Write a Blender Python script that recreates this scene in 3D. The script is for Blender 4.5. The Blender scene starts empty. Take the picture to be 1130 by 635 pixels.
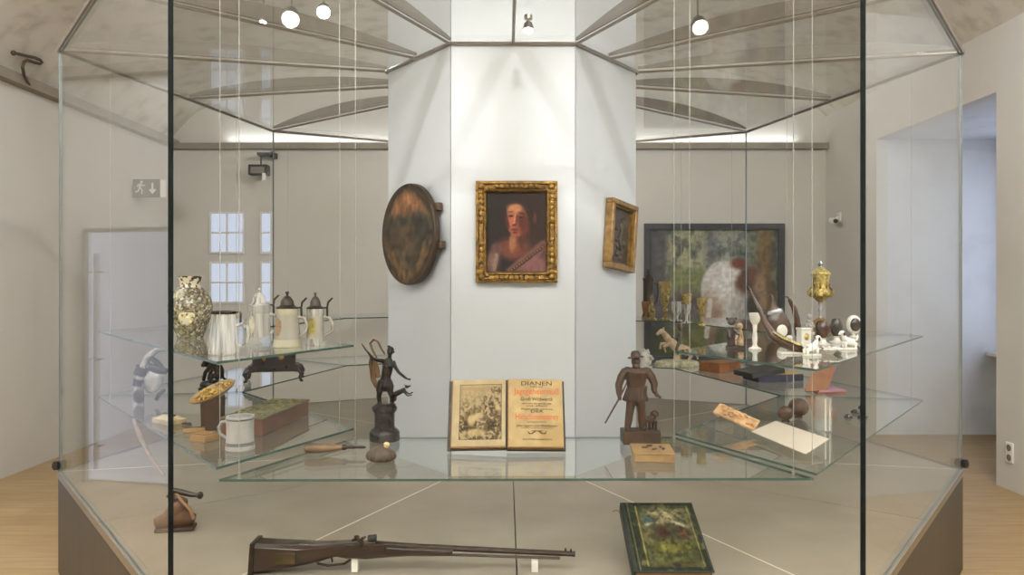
import bpy, bmesh, math, random
import numpy as np
from mathutils import Vector, Matrix, Euler
R_ = math.radians
scene = bpy.context.scene
COL = scene.collection
random.seed(7)

# ------------------------------------------------------------------ camera
F = 819.0          # focal length in pixels of the 1130 x 635 frame
HY = 311.5         # horizon row
EYE = 1.62
cam_d = bpy.data.cameras.new('camera'); cam = bpy.data.objects.new('camera', cam_d)
COL.objects.link(cam); scene.camera = cam
cam.location = (0, 0, EYE); cam.rotation_euler = (R_(90), 0, 0)
cam_d.sensor_width = 36; cam_d.lens = F/1130*36
cam_d.shift_y = -(317.5-HY)/1130
cam_d.clip_start = .02
vs = scene.view_settings
vs.view_transform = 'Standard'; vs.look = 'None'; vs.gamma = 1; vs.use_curve_mapping = False
vs.exposure = 0.46
scene.cycles.transparent_max_bounces = 48
scene.cycles.max_bounces = 16
scene.cycles.glossy_bounces = 6
scene.cycles.sample_clamp_indirect = 4

# ------------------------------------------------------------------ world
w = bpy.data.worlds.new('world'); scene.world = w; w.use_nodes = True
w.node_tree.nodes['Background'].inputs[0].default_value = (.80, .88, 1, 1)
w.node_tree.nodes['Background'].inputs[1].default_value = .5

# ------------------------------------------------------------------ large lights
def area(name, loc, rot, sx, sy, power, col=(1, 1, 1)):
    d = bpy.data.lights.new(name, 'AREA'); d.shape = 'RECTANGLE'; d.size = sx; d.size_y = sy
    d.energy = power; d.color = col
    o = bpy.data.objects.new(name, d); COL.objects.link(o); o.location = loc; o.rotation_euler = rot
    return o
def spot(name, loc, target, power, angle, blend=.6, radius=.04, col=(1, .99, .98)):
    d = bpy.data.lights.new(name, 'SPOT'); d.energy = power; d.spot_size = R_(angle); d.spot_blend = blend
    d.shadow_soft_size = radius; d.color = col
    o = bpy.data.objects.new(name, d); COL.objects.link(o); o.location = loc
    o.rotation_euler = (Vector(target)-Vector(loc)).to_track_quat('-Z', 'Y').to_euler()
    return o
WARM = (.92, .965, 1)
YB_ = 9.15
area('room_fill', (0, .35, 3.72), (R_(12), 0, 0), 5.2, 1.0, 34, WARM)  # added soft fill over the camera, out of frame
area('aisle_fill_left', (-3.0, 2.8, 3.72), (0, R_(42), 0), .7, 2.8, 108, WARM)  # added out of frame to brighten the left wall and the back
area('aisle_fill_right', (2.75, 2.8, 3.85), (0, R_(-42), 0), .7, 2.8, 85, WARM)  # added fill on the other side, also out of frame
area('ceiling_fill', (0, -.7, 2.75), (R_(180), 0, 0), 5.0, 1.0, 560, WARM)  # added unseen behind the camera, lifts the ceiling and the bounce
area('ledge_cove_light', (0, YB_-.07, 3.345), (R_(172), 0, 0), 7.0, .07, 9, WARM)
area('niche_daylight', (5.25, 6.95, 1.9), (0, R_(90), 0), 1.9, 1.4, 11, (.60, .73, 1))

# ------------------------------------------------------------------ helpers
def lin(c):
    return tuple((x/12.92 if x <= .04045 else ((x+.055)/1.055)**2.4) for x in c)
def rgb(r, g, b):
    return lin((r/255, g/255, b/255))
def G(px, py, z):
    """point of the horizontal plane z seen at a pixel of the photograph"""
    d = F*(EYE-z)/(py-HY)
    return Vector(((px-565)/F*d, d, z))
def at(px, py, d):
    return Vector(((px-565)/F*d, d, EYE-(py-HY)/F*d))

class Nodes:
    def __init__(s, name):
        s.m = bpy.data.materials.new(name); s.m.use_nodes = True
        s.t = s.m.node_tree; s.t.nodes.clear()
    def n(s, typ, **k):
        x = s.t.nodes.new(typ)
        for a, v in k.items():
            if a.startswith('i_'):
                x.inputs[a[2:].replace('_', ' ')].default_value = v
            else:
                setattr(x, a, v)
        return x
    def l(s, a, b):
        s.t.links.new(a, b)
def ramp(N, stops):
    r = N.n('ShaderNodeValToRGB')
    e = r.color_ramp.elements
    while len(e) < len(stops): e.new(.5)
    for x, (p, c) in zip(e, stops):
        x.position = p; x.color = (*c, 1)
    return r
def mat(name, col, rough=.5, metal=0, col2=None, scale=20, bump=0, stretch=(1, 1, 1), detail=4, spec=.5, coat=0, voro=False, stops=None, bscale=None):
    N = Nodes(name)
    out = N.n('ShaderNodeOutputMaterial'); p = N.n('ShaderNodeBsdfPrincipled')
    p.inputs['Base Color'].default_value = (*col, 1); p.inputs['Roughness'].default_value = rough
    p.inputs['Metallic'].default_value = metal
    p.inputs['Specular IOR Level'].default_value = spec
    p.inputs['Coat Weight'].default_value = coat
    N.l(p.outputs[0], out.inputs[0])
    if col2 is not None or bump or stops:
        tc = N.n('ShaderNodeTexCoord'); mp = N.n('ShaderNodeMapping')
        mp.inputs['Scale'].default_value = stretch
        N.l(tc.outputs['Object'], mp.inputs[0])
        if voro:
            tx = N.n('ShaderNodeTexVoronoi'); tx.inputs['Scale'].default_value = scale
            sep = N.n('ShaderNodeSeparateColor'); N.l(tx.outputs['Color'], sep.inputs[0]); fac = sep.outputs[0]
        else:
            tx = N.n('ShaderNodeTexNoise'); tx.inputs['Scale'].default_value = scale; tx.inputs['Detail'].default_value = detail
            fac = tx.outputs[0]
        N.l(mp.outputs[0], tx.inputs['Vector'])
        if stops or col2 is not None:
            r = ramp(N, stops or [(.32, col), (.68, col2)])
            if voro and stops: r.color_ramp.interpolation = 'CONSTANT'
            N.l(fac, r.inputs[0]); N.l(r.outputs[0], p.inputs['Base Color'])
        if bump:
            b = N.n('ShaderNodeBump'); b.inputs['Strength'].default_value = bump; b.inputs['Distance'].default_value = .01
            if bscale:
                t2 = N.n('ShaderNodeTexNoise'); t2.inputs['Scale'].default_value = bscale; t2.inputs['Detail'].default_value = 3
                N.l(mp.outputs[0], t2.inputs['Vector']); N.l(t2.outputs[0], b.inputs['Height'])
            else:
                N.l(fac, b.inputs['Height'])
            N.l(b.outputs[0], p.inputs['Normal'])
    return N.m
def glass_mat(name, tint=(.97, .985, .98), f0=.04, refl=1.0):
    """clear sheet glass: transmits straight through and mirrors by the angle of view (Schlick)"""
    N = Nodes(name)
    out = N.n('ShaderNodeOutputMaterial'); mix = N.n('ShaderNodeMixShader')
    tr = N.n('ShaderNodeBsdfTransparent'); tr.inputs[0].default_value = (*tint, 1)
    gl = N.n('ShaderNodeBsdfGlossy'); gl.inputs['Roughness'].default_value = 0; gl.inputs[0].default_value = (1, 1, 1, 1)
    geo = N.n('ShaderNodeNewGeometry'); dot = N.n('ShaderNodeVectorMath', operation='DOT_PRODUCT')
    N.l(geo.outputs['Incoming'], dot.inputs[0]); N.l(geo.outputs['Normal'], dot.inputs[1])
    a = N.n('ShaderNodeMath', operation='ABSOLUTE'); N.l(dot.outputs['Value'], a.inputs[0])
    b = N.n('ShaderNodeMath', operation='SUBTRACT'); b.inputs[0].default_value = 1; N.l(a.outputs[0], b.inputs[1])
    c = N.n('ShaderNodeMath', operation='POWER'); N.l(b.outputs[0], c.inputs[0]); c.inputs[1].default_value = 5
    d = N.n('ShaderNodeMath', operation='MULTIPLY_ADD'); N.l(c.outputs[0], d.inputs[0])
    d.inputs[1].default_value = (1-f0)*refl; d.inputs[2].default_value = f0*refl
    N.l(d.outputs[0], mix.inputs[0]); N.l(tr.outputs[0], mix.inputs[1]); N.l(gl.outputs[0], mix.inputs[2])
    N.l(mix.outputs[0], out.inputs[0])
    return N.m
def emit_mat(name, col, strength):
    N = Nodes(name)
    out = N.n('ShaderNodeOutputMaterial'); e = N.n('ShaderNodeEmission')
    e.inputs[0].default_value = (*col, 1); e.inputs[1].default_value = strength
    N.l(e.outputs[0], out.inputs[0]); return N.m
def attr_mat(name, rough=.5, spec=.4, bump=0, bscale=200):
    N = Nodes(name)
    out = N.n('ShaderNodeOutputMaterial'); p = N.n('ShaderNodeBsdfPrincipled')
    a = N.n('ShaderNodeAttribute', attribute_name='paint')
    N.l(a.outputs['Color'], p.inputs['Base Color']); p.inputs['Roughness'].default_value = rough
    p.inputs['Specular IOR Level'].default_value = spec
    if bump:
        tc = N.n('ShaderNodeTexCoord'); t = N.n('ShaderNodeTexNoise'); t.inputs['Scale'].default_value = bscale
        N.l(tc.outputs['Object'], t.inputs['Vector'])
        b = N.n('ShaderNodeBump'); b.inputs['Strength'].default_value = bump; b.inputs['Distance'].default_value = .005
        N.l(t.outputs[0], b.inputs['Height']); N.l(b.outputs[0], p.inputs['Normal'])
    N.l(p.outputs[0], out.inputs[0]); return N.m

def frame_of(d):
    d = d.normalized()
    u = Vector((0, 0, 1)) if abs(d.z) < .9 else Vector((0, 1, 0))
    x = u.cross(d).normalized(); return x, d.cross(x).normalized()
class MB:
    def __init__(s): s.bm = bmesh.new(); s.mi = 0
    def _f(s, vs):
        try:
            f = s.bm.faces.new(vs); f.material_index = s.mi; return f
        except ValueError:
            return None
    def box(s, c, size, M=None, taper=1.0):
        M = M or Matrix(); c = Vector(c); hx, hy, hz = [q/2 for q in size]
        v = []
        for z in (-1, 1):
            k = taper if z > 0 else 1
            for x, y in ((-1, -1), (1, -1), (1, 1), (-1, 1)):
                v.append(s.bm.verts.new(M @ (c+Vector((x*hx*k, y*hy*k, z*hz)))))
        for q in ((3, 2, 1, 0), (4, 5, 6, 7), (0, 1, 5, 4), (1, 2, 6, 5), (2, 3, 7, 6), (3, 0, 4, 7)):
            s._f([v[i] for i in q])
        return s
    def prism(s, poly, z0, z1, M=None):
        M = M or Matrix()
        a = [s.bm.verts.new(M @ Vector((x, y, z0))) for x, y in poly]
        b = [s.bm.verts.new(M @ Vector((x, y, z1))) for x, y in poly]
        s._f(a[::-1]); s._f(b); n = len(a)
        for i in range(n): s._f([a[i], a[(i+1) % n], b[(i+1) % n], b[i]])
        return s
    def lathe(s, prof, seg=28, M=None, sx=1, sy=1):
        M = M or Matrix(); rings = []
        for r, z in prof:
            if r < 1e-5: rings.append([s.bm.verts.new(M @ Vector((0, 0, z)))])
            else: rings.append([s.bm.verts.new(M @ Vector((sx*r*math.cos(2*math.pi*i/seg), sy*r*math.sin(2*math.pi*i/seg), z))) for i in range(seg)])
        for a, b in zip(rings, rings[1:]):
            for i in range(seg):
                j = (i+1) % seg
                if len(a) == 1 and len(b) == 1: continue
                if len(a) == 1: s._f([a[0], b[j], b[i]])
                elif len(b) == 1: s._f([a[i], a[j], b[0]])
                else: s._f([a[i], a[j], b[j], b[i]])
        return s
    def solid(s, prof, seg=28, M=None, sx=1, sy=1):
        p = list(prof)
        if p[0][0] > 1e-5: p = [(0, p[0][1])]+p
        if p[-1][0] > 1e-5: p = p+[(0, p[-1][1])]
        return s.lathe(p, seg, M, sx, sy)
    def tube(s, pts, rad, seg=10, M=None, flat=1.0):
        M = M or Matrix(); pts = [Vector(p) for p in pts]; n = len(pts)
        if not hasattr(rad, '__len__'): rad = [rad]*n
        rings = []; px = None
        for i, p in enumerate(pts):
            d = (pts[min(i+1, n-1)]-pts[max(i-1, 0)])
            x, y = frame_of(d)
            if px is not None:
                x = (px-d.normalized()*px.dot(d.normalized())).normalized(); y = d.normalized().cross(x)
            px = x
            rings.append([s.bm.verts.new(M @ (p+rad[i]*(x*math.cos(2*math.pi*k/seg)+flat*y*math.sin(2*math.pi*k/seg)))) for k in range(seg)])
        for a, b in zip(rings, rings[1:]):
            for k in range(seg): s._f([a[k], a[(k+1) % seg], b[(k+1) % seg], b[k]])
        s._f(rings[0][::-1]); s._f(rings[-1]); return s
    def ball(s, c, r, seg=16, M=None, rot=None):
        if not hasattr(r, '__len__'): r = (r, r, r)
        T = Matrix.Translation(Vector(c))
        if rot: T = T @ Euler(rot).to_matrix().to_4x4()
        T = T @ Matrix.Diagonal((*r, 1))
        if M: T = M @ T
        k = seg//2
        return s.lathe([(math.sin(math.pi*i/k), -math.cos(math.pi*i/k)) if 0 < i < k else (0, -1 if i == 0 else 1) for i in range(k+1)], seg, T)
    def poly(s, pts):
        s._f([s.bm.verts.new(Vector(p)) for p in pts]); return s
    def build(s, name, m, parent=None, smooth=True, bevel=0, fix=True):
        if fix: bmesh.ops.recalc_face_normals(s.bm, faces=s.bm.faces)
        me = bpy.data.meshes.new(name); s.bm.to_mesh(me); s.bm.free()
        for q in (m if isinstance(m, (list, tuple)) else [m]): me.materials.append(q)
        if smooth:
            me.polygons.foreach_set('use_smooth', [True]*len(me.polygons)); me.set_sharp_from_angle(angle=R_(38))
        o = bpy.data.objects.new(name, me); COL.objects.link(o)
        if parent: o.parent = parent
        if bevel:
            b = o.modifiers.new('bevel', 'BEVEL'); b.width = bevel; b.segments = 2; b.limit_method = 'ANGLE'; b.angle_limit = R_(40)
        return o
def blob(o, voxel, smooth=2):
    """melts the pieces of a carved figure into one continuous skin"""
    r = o.modifiers.new('remesh', 'REMESH'); r.mode = 'VOXEL'; r.voxel_size = voxel; r.use_smooth_shade = True
    if smooth:
        q = o.modifiers.new('smooth', 'SMOOTH'); q.iterations = smooth; q.factor = .5
    return o
def tag(o, label, cat, group=None, kind=None):
    o['label'] = label; o['category'] = cat
    if group: o['group'] = group
    if kind: o['kind'] = kind
    return o
def thing(name, label, cat, loc=(0, 0, 0), rotz=0, group=None):
    o = bpy.data.objects.new(name, None); o.empty_display_size = .05; COL.objects.link(o)
    o.location = loc; o.rotation_euler = (0, 0, rotz)
    return tag(o, label, cat, group)
def struct(o):
    o['kind'] = 'structure'; return o
def dup(root, loc, rotz=0, label=None, scale=None):
    r = root.copy(); COL.objects.link(r); r.location = loc; r.rotation_euler = (0, 0, rotz)
    if scale: r.scale = scale
    if label: r['label'] = label
    for ch in list(root.children):
        c = ch.copy(); COL.objects.link(c); c.parent = r
        for g in ch.children:
            d = g.copy(); COL.objects.link(d); d.parent = c
    return r
def T(x=0, y=0, z=0): return Matrix.Translation((x, y, z))
def Rx(a): return Matrix.Rotation(R_(a), 4, 'X')
def Ry(a): return Matrix.Rotation(R_(a), 4, 'Y')
def Rz(a): return Matrix.Rotation(R_(a), 4, 'Z')

# value noise for pictures
def vnoise(U, V, sc, seed=0):
    rs = np.random.RandomState(seed); n = 64
    g = rs.rand(n, n)
    x = U*sc; y = V*sc; xi = np.floor(x).astype(int); yi = np.floor(y).astype(int)
    fx = x-xi; fy = y-yi; fx = fx*fx*(3-2*fx); fy = fy*fy*(3-2*fy)
    a = g[xi % n, yi % n]; b = g[(xi+1) % n, yi % n]; c = g[xi % n, (yi+1) % n]; d = g[(xi+1) % n, (yi+1) % n]
    return (a*(1-fx)+b*fx)*(1-fy)+(c*(1-fx)+d*fx)*fy
def fbm(U, V, sc, seed=0, o=4):
    s = 0; a = .5
    for i in range(o):
        s = s+a*vnoise(U, V, sc*2**i, seed+i); a *= .5
    return s/(1-.5**o)
def sst(a, b, x):
    t = np.clip((x-a)/(b-a), 0, 1); return t*t*(3-2*t)
class Pic:
    """a picture painted on a flat sheet of w x h metres, as the paint colour of its vertices"""
    def __init__(s, w, h, nx, ny, asp=None):
        s.w, s.h, s.nx, s.ny = w, h, nx, ny
        u = np.linspace(0, 1, nx); v = np.linspace(0, 1, ny)
        s.U, s.V = np.meshgrid(u, v); s.asp = h/w
        s.C = np.zeros((ny, nx, 3))
    def fill(s, c): s.C[:] = np.array(c)/255.; return s
    def mix(s, m, c):
        c = np.array(c)/255. if not isinstance(c, np.ndarray) else c
        s.C = s.C*(1-m[..., None])+c*m[..., None]; return s
    def ell(s, cx, cy, rx, ry, c, soft=.2, rot=0, op=1, wob=0):
        x = s.U-cx; y = (s.V-cy)*s.asp; a = R_(rot); ry = ry*s.asp
        X = x*math.cos(a)+y*math.sin(a); Y = -x*math.sin(a)+y*math.cos(a)
        d = np.sqrt((X/rx)**2+(Y/ry)**2)
        if wob: d = d+wob*(fbm(s.U, s.V*s.asp, 9, int(cx*90))-.5)
        return s.mix(op*(1-sst(1-soft, 1+soft, d)), c)
    def line(s, x0, y0, x1, y1, wd, c, op=1):
        ax, ay, bx, by = x0, y0*s.asp, x1, y1*s.asp
        px = s.U-ax; py = s.V*s.asp-ay; dx = bx-ax; dy = by-ay
        t = np.clip((px*dx+py*dy)/(dx*dx+dy*dy+1e-9), 0, 1)
        d = np.hypot(px-t*dx, py-t*dy)
        return s.mix(op*(1-sst(wd*.6, wd*1.3, d)), c)
    def rect(s, x0, y0, x1, y1, c, op=1, soft=.01):
        m = sst(x0-soft, x0+soft, s.U)*(1-sst(x1-soft, x1+soft, s.U))*sst(y0-soft, y0+soft, s.V)*(1-sst(y1-soft, y1+soft, s.V))
        return s.mix(op*m, c)
    def noise(s, sc, amt, seed=0, o=4):
        s.C = np.clip(s.C*(1+amt*2*(fbm(s.U, s.V*s.asp, sc, seed, o)-.5))[..., None], 0, 1); return s
    def build(s, name, m, parent, M=None, round_=False, thick=.004):
        """sheet in local x (0 centre), z up, facing -y"""
        M = M or Matrix(); bm = bmesh.new(); V = []
        for j in range(s.ny):
            row = []
            for i in range(s.nx):
                u, v = s.U[j, i]-.5, s.V[j, i]-.5
                if round_:
                    # square to disc
                    a, b = 2*u, 2*v
                    u, v = .5*a*math.sqrt(1-b*b/2), .5*b*math.sqrt(1-a*a/2)
                row.append(bm.verts.new(M @ Vector((u*s.w, 0, v*s.h))))
            V.append(row)
        for j in range(s.ny-1):
            for i in range(s.nx-1):
                bm.faces.new([V[j][i], V[j][i+1], V[j+1][i+1], V[j+1][i]])
        me = bpy.data.meshes.new(name); bm.to_mesh(me); bm.free(); me.materials.append(m)
        C = s.C; L = np.where(C <= .04045, C/12.92, ((C+.055)/1.055)**2.4)
        at_ = me.attributes.new('paint', 'FLOAT_COLOR', 'POINT')
        at_.data.foreach_set('color', np.concatenate([L.reshape(-1, 3), np.ones((s.nx*s.ny, 1))], 1).astype(np.float32).ravel())
        o = bpy.data.objects.new(name, me); COL.objects.link(o)
        if parent: o.parent = parent
        sm = o.modifiers.new('thickness', 'SOLIDIFY'); sm.thickness = thick; sm.offset = -1
        return o

# ------------------------------------------------------------------ materials of the place
def plaster(name, c, c2, scale, c3=None):
    return mat(name, c, .9, 0, stops=[(.25, c2), (.5, c), (.8, c3 or c)], scale=scale, detail=8, bump=.08, bscale=26, spec=.1)
M_WALL = plaster('wall_plaster', rgb(203, 198, 190), rgb(198, 192, 183), .9, rgb(207, 203, 196))
M_CEIL = plaster('ceiling_plaster', rgb(208, 200, 187), rgb(176, 166, 151), 5, rgb(212, 206, 196))
M_NICHE = plaster('niche_plaster', rgb(208, 207, 206), rgb(198, 197, 197), 4)
M_LEDGE = mat('ledge_grey', rgb(150, 140, 126), .7, 0, rgb(138, 128, 116), 6)
def floor_mat():
    N = Nodes('pine_boards')
    out = N.n('ShaderNodeOutputMaterial'); p = N.n('ShaderNodeBsdfPrincipled')
    tc = N.n('ShaderNodeTexCoord'); br = N.n('ShaderNodeTexBrick')
    br.inputs['Scale'].default_value = 1; br.inputs['Brick Width'].default_value = 3.4; br.inputs['Row Height'].default_value = .19
    br.inputs['Mortar Size'].default_value = .0022; br.offset = .37
    br.inputs['Color1'].default_value = (*rgb(166, 139, 100), 1); br.inputs['Color2'].default_value = (*rgb(155, 128, 87), 1)
    br.inputs['Mortar'].default_value = (*rgb(128, 96, 58), 1)
    N.l(tc.outputs['Object'], br.inputs['Vector'])
    mp = N.n('ShaderNodeMapping'); mp.inputs['Scale'].default_value = (1.2, 16, 1); N.l(tc.outputs['Object'], mp.inputs[0])
    no = N.n('ShaderNodeTexNoise'); no.inputs['Scale'].default_value = 2.2; no.inputs['Detail'].default_value = 7; N.l(mp.outputs[0], no.inputs['Vector'])
    r = ramp(N, [(.3, (.74, .72, .68)), (.62, (1, 1, 1))]); N.l(no.outputs[0], r.inputs[0])
    mx = N.n('ShaderNodeMix', data_type='RGBA', blend_type='MULTIPLY'); mx.inputs['Factor'].default_value = 1
    N.l(br.outputs['Color'], mx.inputs['A']); N.l(r.outputs[0], mx.inputs['B'])
    vo = N.n('ShaderNodeTexVoronoi'); vo.inputs['Scale'].default_value = 2.6
    m2 = N.n('ShaderNodeMapping'); m2.inputs['Scale'].default_value = (.8, 1.6, 1); N.l(tc.outputs['Object'], m2.inputs[0]); N.l(m2.outputs[0], vo.inputs['Vector'])
    kr = ramp(N, [(.03, rgb(116, 76, 44)), (.055, (1, 1, 1))]); N.l(vo.outputs['Distance'], kr.inputs[0])
    mk = N.n('ShaderNodeMix', data_type='RGBA', blend_type='MULTIPLY'); mk.inputs['Factor'].default_value = .8
    N.l(mx.outputs['Result'], mk.inputs['A']); N.l(kr.outputs[0], mk.inputs['B'])
    N.l(mk.outputs['Result'], p.inputs['Base Color']); p.inputs['Roughness'].default_value = .38
    N.l(p.outputs[0], out.inputs[0]); return N.m
M_FLOOR = floor_mat()
M_WHITE = mat('white_panel', rgb(190, 193, 198), .35, 0, rgb(185, 189, 194), 1.3, spec=.35)
M_PLINTH = mat('plinth_laminate', rgb(149, 138, 124), .42, 0, rgb(136, 125, 111), 3.2, stretch=(1, 1, 1), spec=.4)
M_PLINTHSIDE = mat('plinth_side', rgb(70, 61, 49), .5, 0, rgb(61, 53, 42), 3, stretch=(4, 4, .4))
M_DARKSEAM = mat('dark_seam', rgb(35, 32, 30), .7)
M_STRIP = mat('pale_joint', rgb(205, 198, 188), .4)
M_GLASS = glass_mat('clear_glass', (.98, .988, .985), .012, .5)
M_ROOFG = glass_mat('roof_glass', (.93, .935, .93), .05, .6)
M_SHELFG = glass_mat('shelf_glass', (.95, .97, .96), .05)
M_EDGE = mat('glass_edge_dark', rgb(12, 20, 23), .6, spec=.15)
M_EDGE2 = mat('pane_edge', rgb(96, 102, 98), .3, spec=.5)
M_SEDGE = mat('shelf_edge', rgb(60, 84, 78), .12, spec=.6)
M_STEEL = mat('brushed_steel', rgb(170, 166, 158), .3, 1)
M_WIRE = mat('wire_steel', rgb(158, 156, 151), .45, .2)
M_ALU = mat('rail_metal', rgb(124, 115, 104), .4, .5)
def frost():
    N = Nodes('fin_glass'); out = N.n('ShaderNodeOutputMaterial'); mx = N.n('ShaderNodeMixShader')
    t = N.n('ShaderNodeBsdfTransparent'); t.inputs[0].default_value = (.80, .77, .73, 1)
    p = N.n('ShaderNodeBsdfPrincipled'); p.inputs['Base Color'].default_value = (*rgb(120, 110, 98), 1); p.inputs['Roughness'].default_value = .3
    mx.inputs[0].default_value = .62; N.l(t.outputs[0], mx.inputs[1]); N.l(p.outputs[0], mx.inputs[2]); N.l(mx.outputs[0], out.inputs[0]); return N.m
M_FIN = frost()
M_BLACK = mat('black_plastic', rgb(28, 27, 27), .45)
M_GREYP = mat('grey_plastic', rgb(120, 112, 103), .5)
M_WHITEP = mat('white_plastic', rgb(225, 222, 214), .4)
M_BRONZE = mat('dark_bronze', rgb(24, 19, 18), .36, .5, rgb(36, 28, 25), 30, bump=.15, bscale=90)
M_WOODC = mat('carved_wood', rgb(70, 47, 30), .5, 0, rgb(49, 32, 20), 26, bump=.35, stretch=(1, 1, .5), bscale=120)
M_WOODL = mat('pale_wood', rgb(148, 120, 82), .5, 0, rgb(122, 92, 56), 22, stretch=(1, .3, 1), bump=.1)
M_WOODM = mat('walnut_stock', rgb(48, 29, 20), .3, 0, rgb(30, 19, 14), 9, stretch=(.4, 3, 3), coat=.4)
M_IRON = mat('gun_iron', rgb(70, 58, 50), .36, .7, rgb(46, 38, 34), 26)
M_GOLD = mat('gilt', rgb(176, 144, 72), .34, .75, rgb(96, 72, 34), 40, bump=.5, bscale=110)
M_GOLDL = mat('gilt_bright', rgb(222, 204, 132), .3, .7, rgb(130, 104, 48), 60, bump=.5, bscale=170)
M_FRAMEGOLD = mat('gilt_frame', rgb(146, 110, 48), .38, .6, rgb(78, 56, 23), 36, bump=.45, bscale=80)
M_FRAMEPALE = mat('pale_gilt_wood', rgb(150, 118, 66), .42, .3, rgb(112, 82, 42), 30, bump=.2)
M_PAINT = attr_mat('oil_paint', .55, .18, .12, 160)
M_PAPERPIC = attr_mat('printed_paper', .8, .1)
M_PAPER = mat('old_paper', rgb(214, 188, 142), .85, 0, rgb(200, 172, 126), 14)
M_PAGES = mat('page_edges', rgb(150, 112, 70), .85, 0, rgb(112, 80, 46), 120, stretch=(1, 8, 1))
M_COVER = mat('dark_leather', rgb(58, 40, 28), .5, 0, rgb(40, 28, 20), 40, bump=.2)
M_CERAM = mat('salt_glaze', rgb(162, 160, 158), .28, 0, rgb(142, 141, 140), 12, spec=.5)
M_PORC = mat('porcelain', rgb(214, 210, 203), .15, 0, rgb(200, 196, 188), 14, spec=.6)
M_PEWTER = mat('pewter', rgb(74, 66, 58), .42, .8, rgb(54, 48, 43), 50, bump=.15)

# ================================================================== THE ROOM
XL, XR, YB, YF = -4.2, 3.87, 9.15, -2.6
struct(MB().box(((XL+XR)/2+.9, (YB+YF)/2, -.05), (XR-XL+2.6, YB-YF+1, .1)).build('floor', M_FLOOR, smooth=False))
struct(MB().box((XL-.1, (YB+YF)/2, 1.7), (.2, YB-YF, 3.6)).build('wall_left', M_WALL, smooth=False))
struct(MB().box(((XL+XR)/2, YB+.1, 2.3), (XR-XL+.4, .2, 4.8)).build('wall_back', M_WALL, smooth=False))
struct(MB().box(((XL+XR)/2, YF-.1, 2.3), (XR-XL+.4, .2, 4.8)).build('wall_front', M_WALL, smooth=False))
NY0, NY1, NZ, NX = 5.93, 7.88, 3.14, 5.35      # the window niche in the right wall
wr = MB()
wr.box((XR+.06, (YF+NY0)/2, 1.8), (.12, NY0-YF, 3.75)).box((XR+.06, (NY1+YB)/2, 1.8), (.12, YB-NY1, 3.75))
wr.box((XR+.06, (NY0+NY1)/2, (NZ+3.675)/2), (.12, NY1-NY0, 3.675-NZ))
struct(wr.build('wall_right', M_WALL, smooth=False))
nb = MB()
NW, NC = NX-XR-.12, (XR+.12+NX)/2
nb.box((NC, NY1+.06, NZ/2+.05), (NW, .12, NZ+.1))
nb.box((NC, NY0-.06, NZ/2+.05), (NW, .12, NZ+.1))
nb.box((NC, (NY0+NY1)/2, NZ+.06), (NW, NY1-NY0, .12))
nb.box((NX+.1, (NY0+NY1)/2, .42), (.2, NY1-NY0, .84)).box((NX+.1, (NY0+NY1)/2, 3.05), (.2, NY1-NY0, .4))
nb.box((NX+.1, NY0+.13, 1.85), (.2, .26, 2.1)).box((NX+.1, NY1-.13, 1.85), (.2, .26, 2.1))
struct(nb.build('wall_niche', M_NICHE, smooth=False))
struct(MB().box((NX-.12, (NY0+NY1)/2, .86), (.42, NY1-NY0-.02, .045)).build('trim_3', M_WHITEP, bevel=.008))
M_SKYPANE = emit_mat('daylight_pane', (.66, .76, 1), .75)
def window(name, x0, x1, z0, z1, nx, nz, M, frame_m, pane_m, barw=.045):
    r = bpy.data.objects.new(name, None); COL.objects.link(r); r['kind'] = 'structure'
    f = MB()
    for i in range(nx+1): f.box((x0+(x1-x0)*i/nx, 0, (z0+z1)/2), (barw, .05, z1-z0), M)
    for i in range(nz+1): f.box(((x0+x1)/2, 0, z0+(z1-z0)*i/nz), (x1-x0+barw, .048, barw), M)
    f.build('window_frame', frame_m, r, smooth=False)
    MB().box(((x0+x1)/2, .03, (z0+z1)/2), (x1-x0, .008, z1-z0), M).build('pane', pane_m, r, smooth=False)
    return r
window('window_2', -.7, .7, .84, 2.85, 2, 3, T(NX+.06, (NY0+NY1)/2, 0) @ Rz(-90), M_WHITEP, M_SKYPANE)
# the small casement on the back wall
def bx(px): return (px-565)/F*(YB-.03)
def bz(py): return EYE-(py-HY)/F*(YB-.03)
M_DULLPANE = emit_mat('overcast_pane', (.72, .77, .92), .64)
M_WFRAME = mat('window_paint', rgb(222, 220, 218), .5)
wroot = bpy.data.objects.new('window_1', None); COL.objects.link(wroot); struct(wroot)
fr = MB()
for (a, b, nc) in ((232, 268.5, 2), (288, 299, 1)):
    for (t, u) in ((235, 279), (290, 334)):
        xa, xb, za, zb = bx(a), bx(b), bz(u), bz(t)
        p = MB().box(((xa+xb)/2, YB-.012, (za+zb)/2), (xb-xa, .01, zb-za)).build('pane', M_DULLPANE, wroot, smooth=False)
        for i in range(nc+1): fr.box((xa+(xb-xa)*i/nc, YB-.02, (za+zb)/2), (.022, .02, zb-za+.03))
        for i in range(3): fr.box(((xa+xb)/2, YB-.02, za+(zb-za)*i/2), (xb-xa+.022, .019, .022))
fr.build('window_frame', M_WFRAME, wroot, smooth=False)
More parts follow.
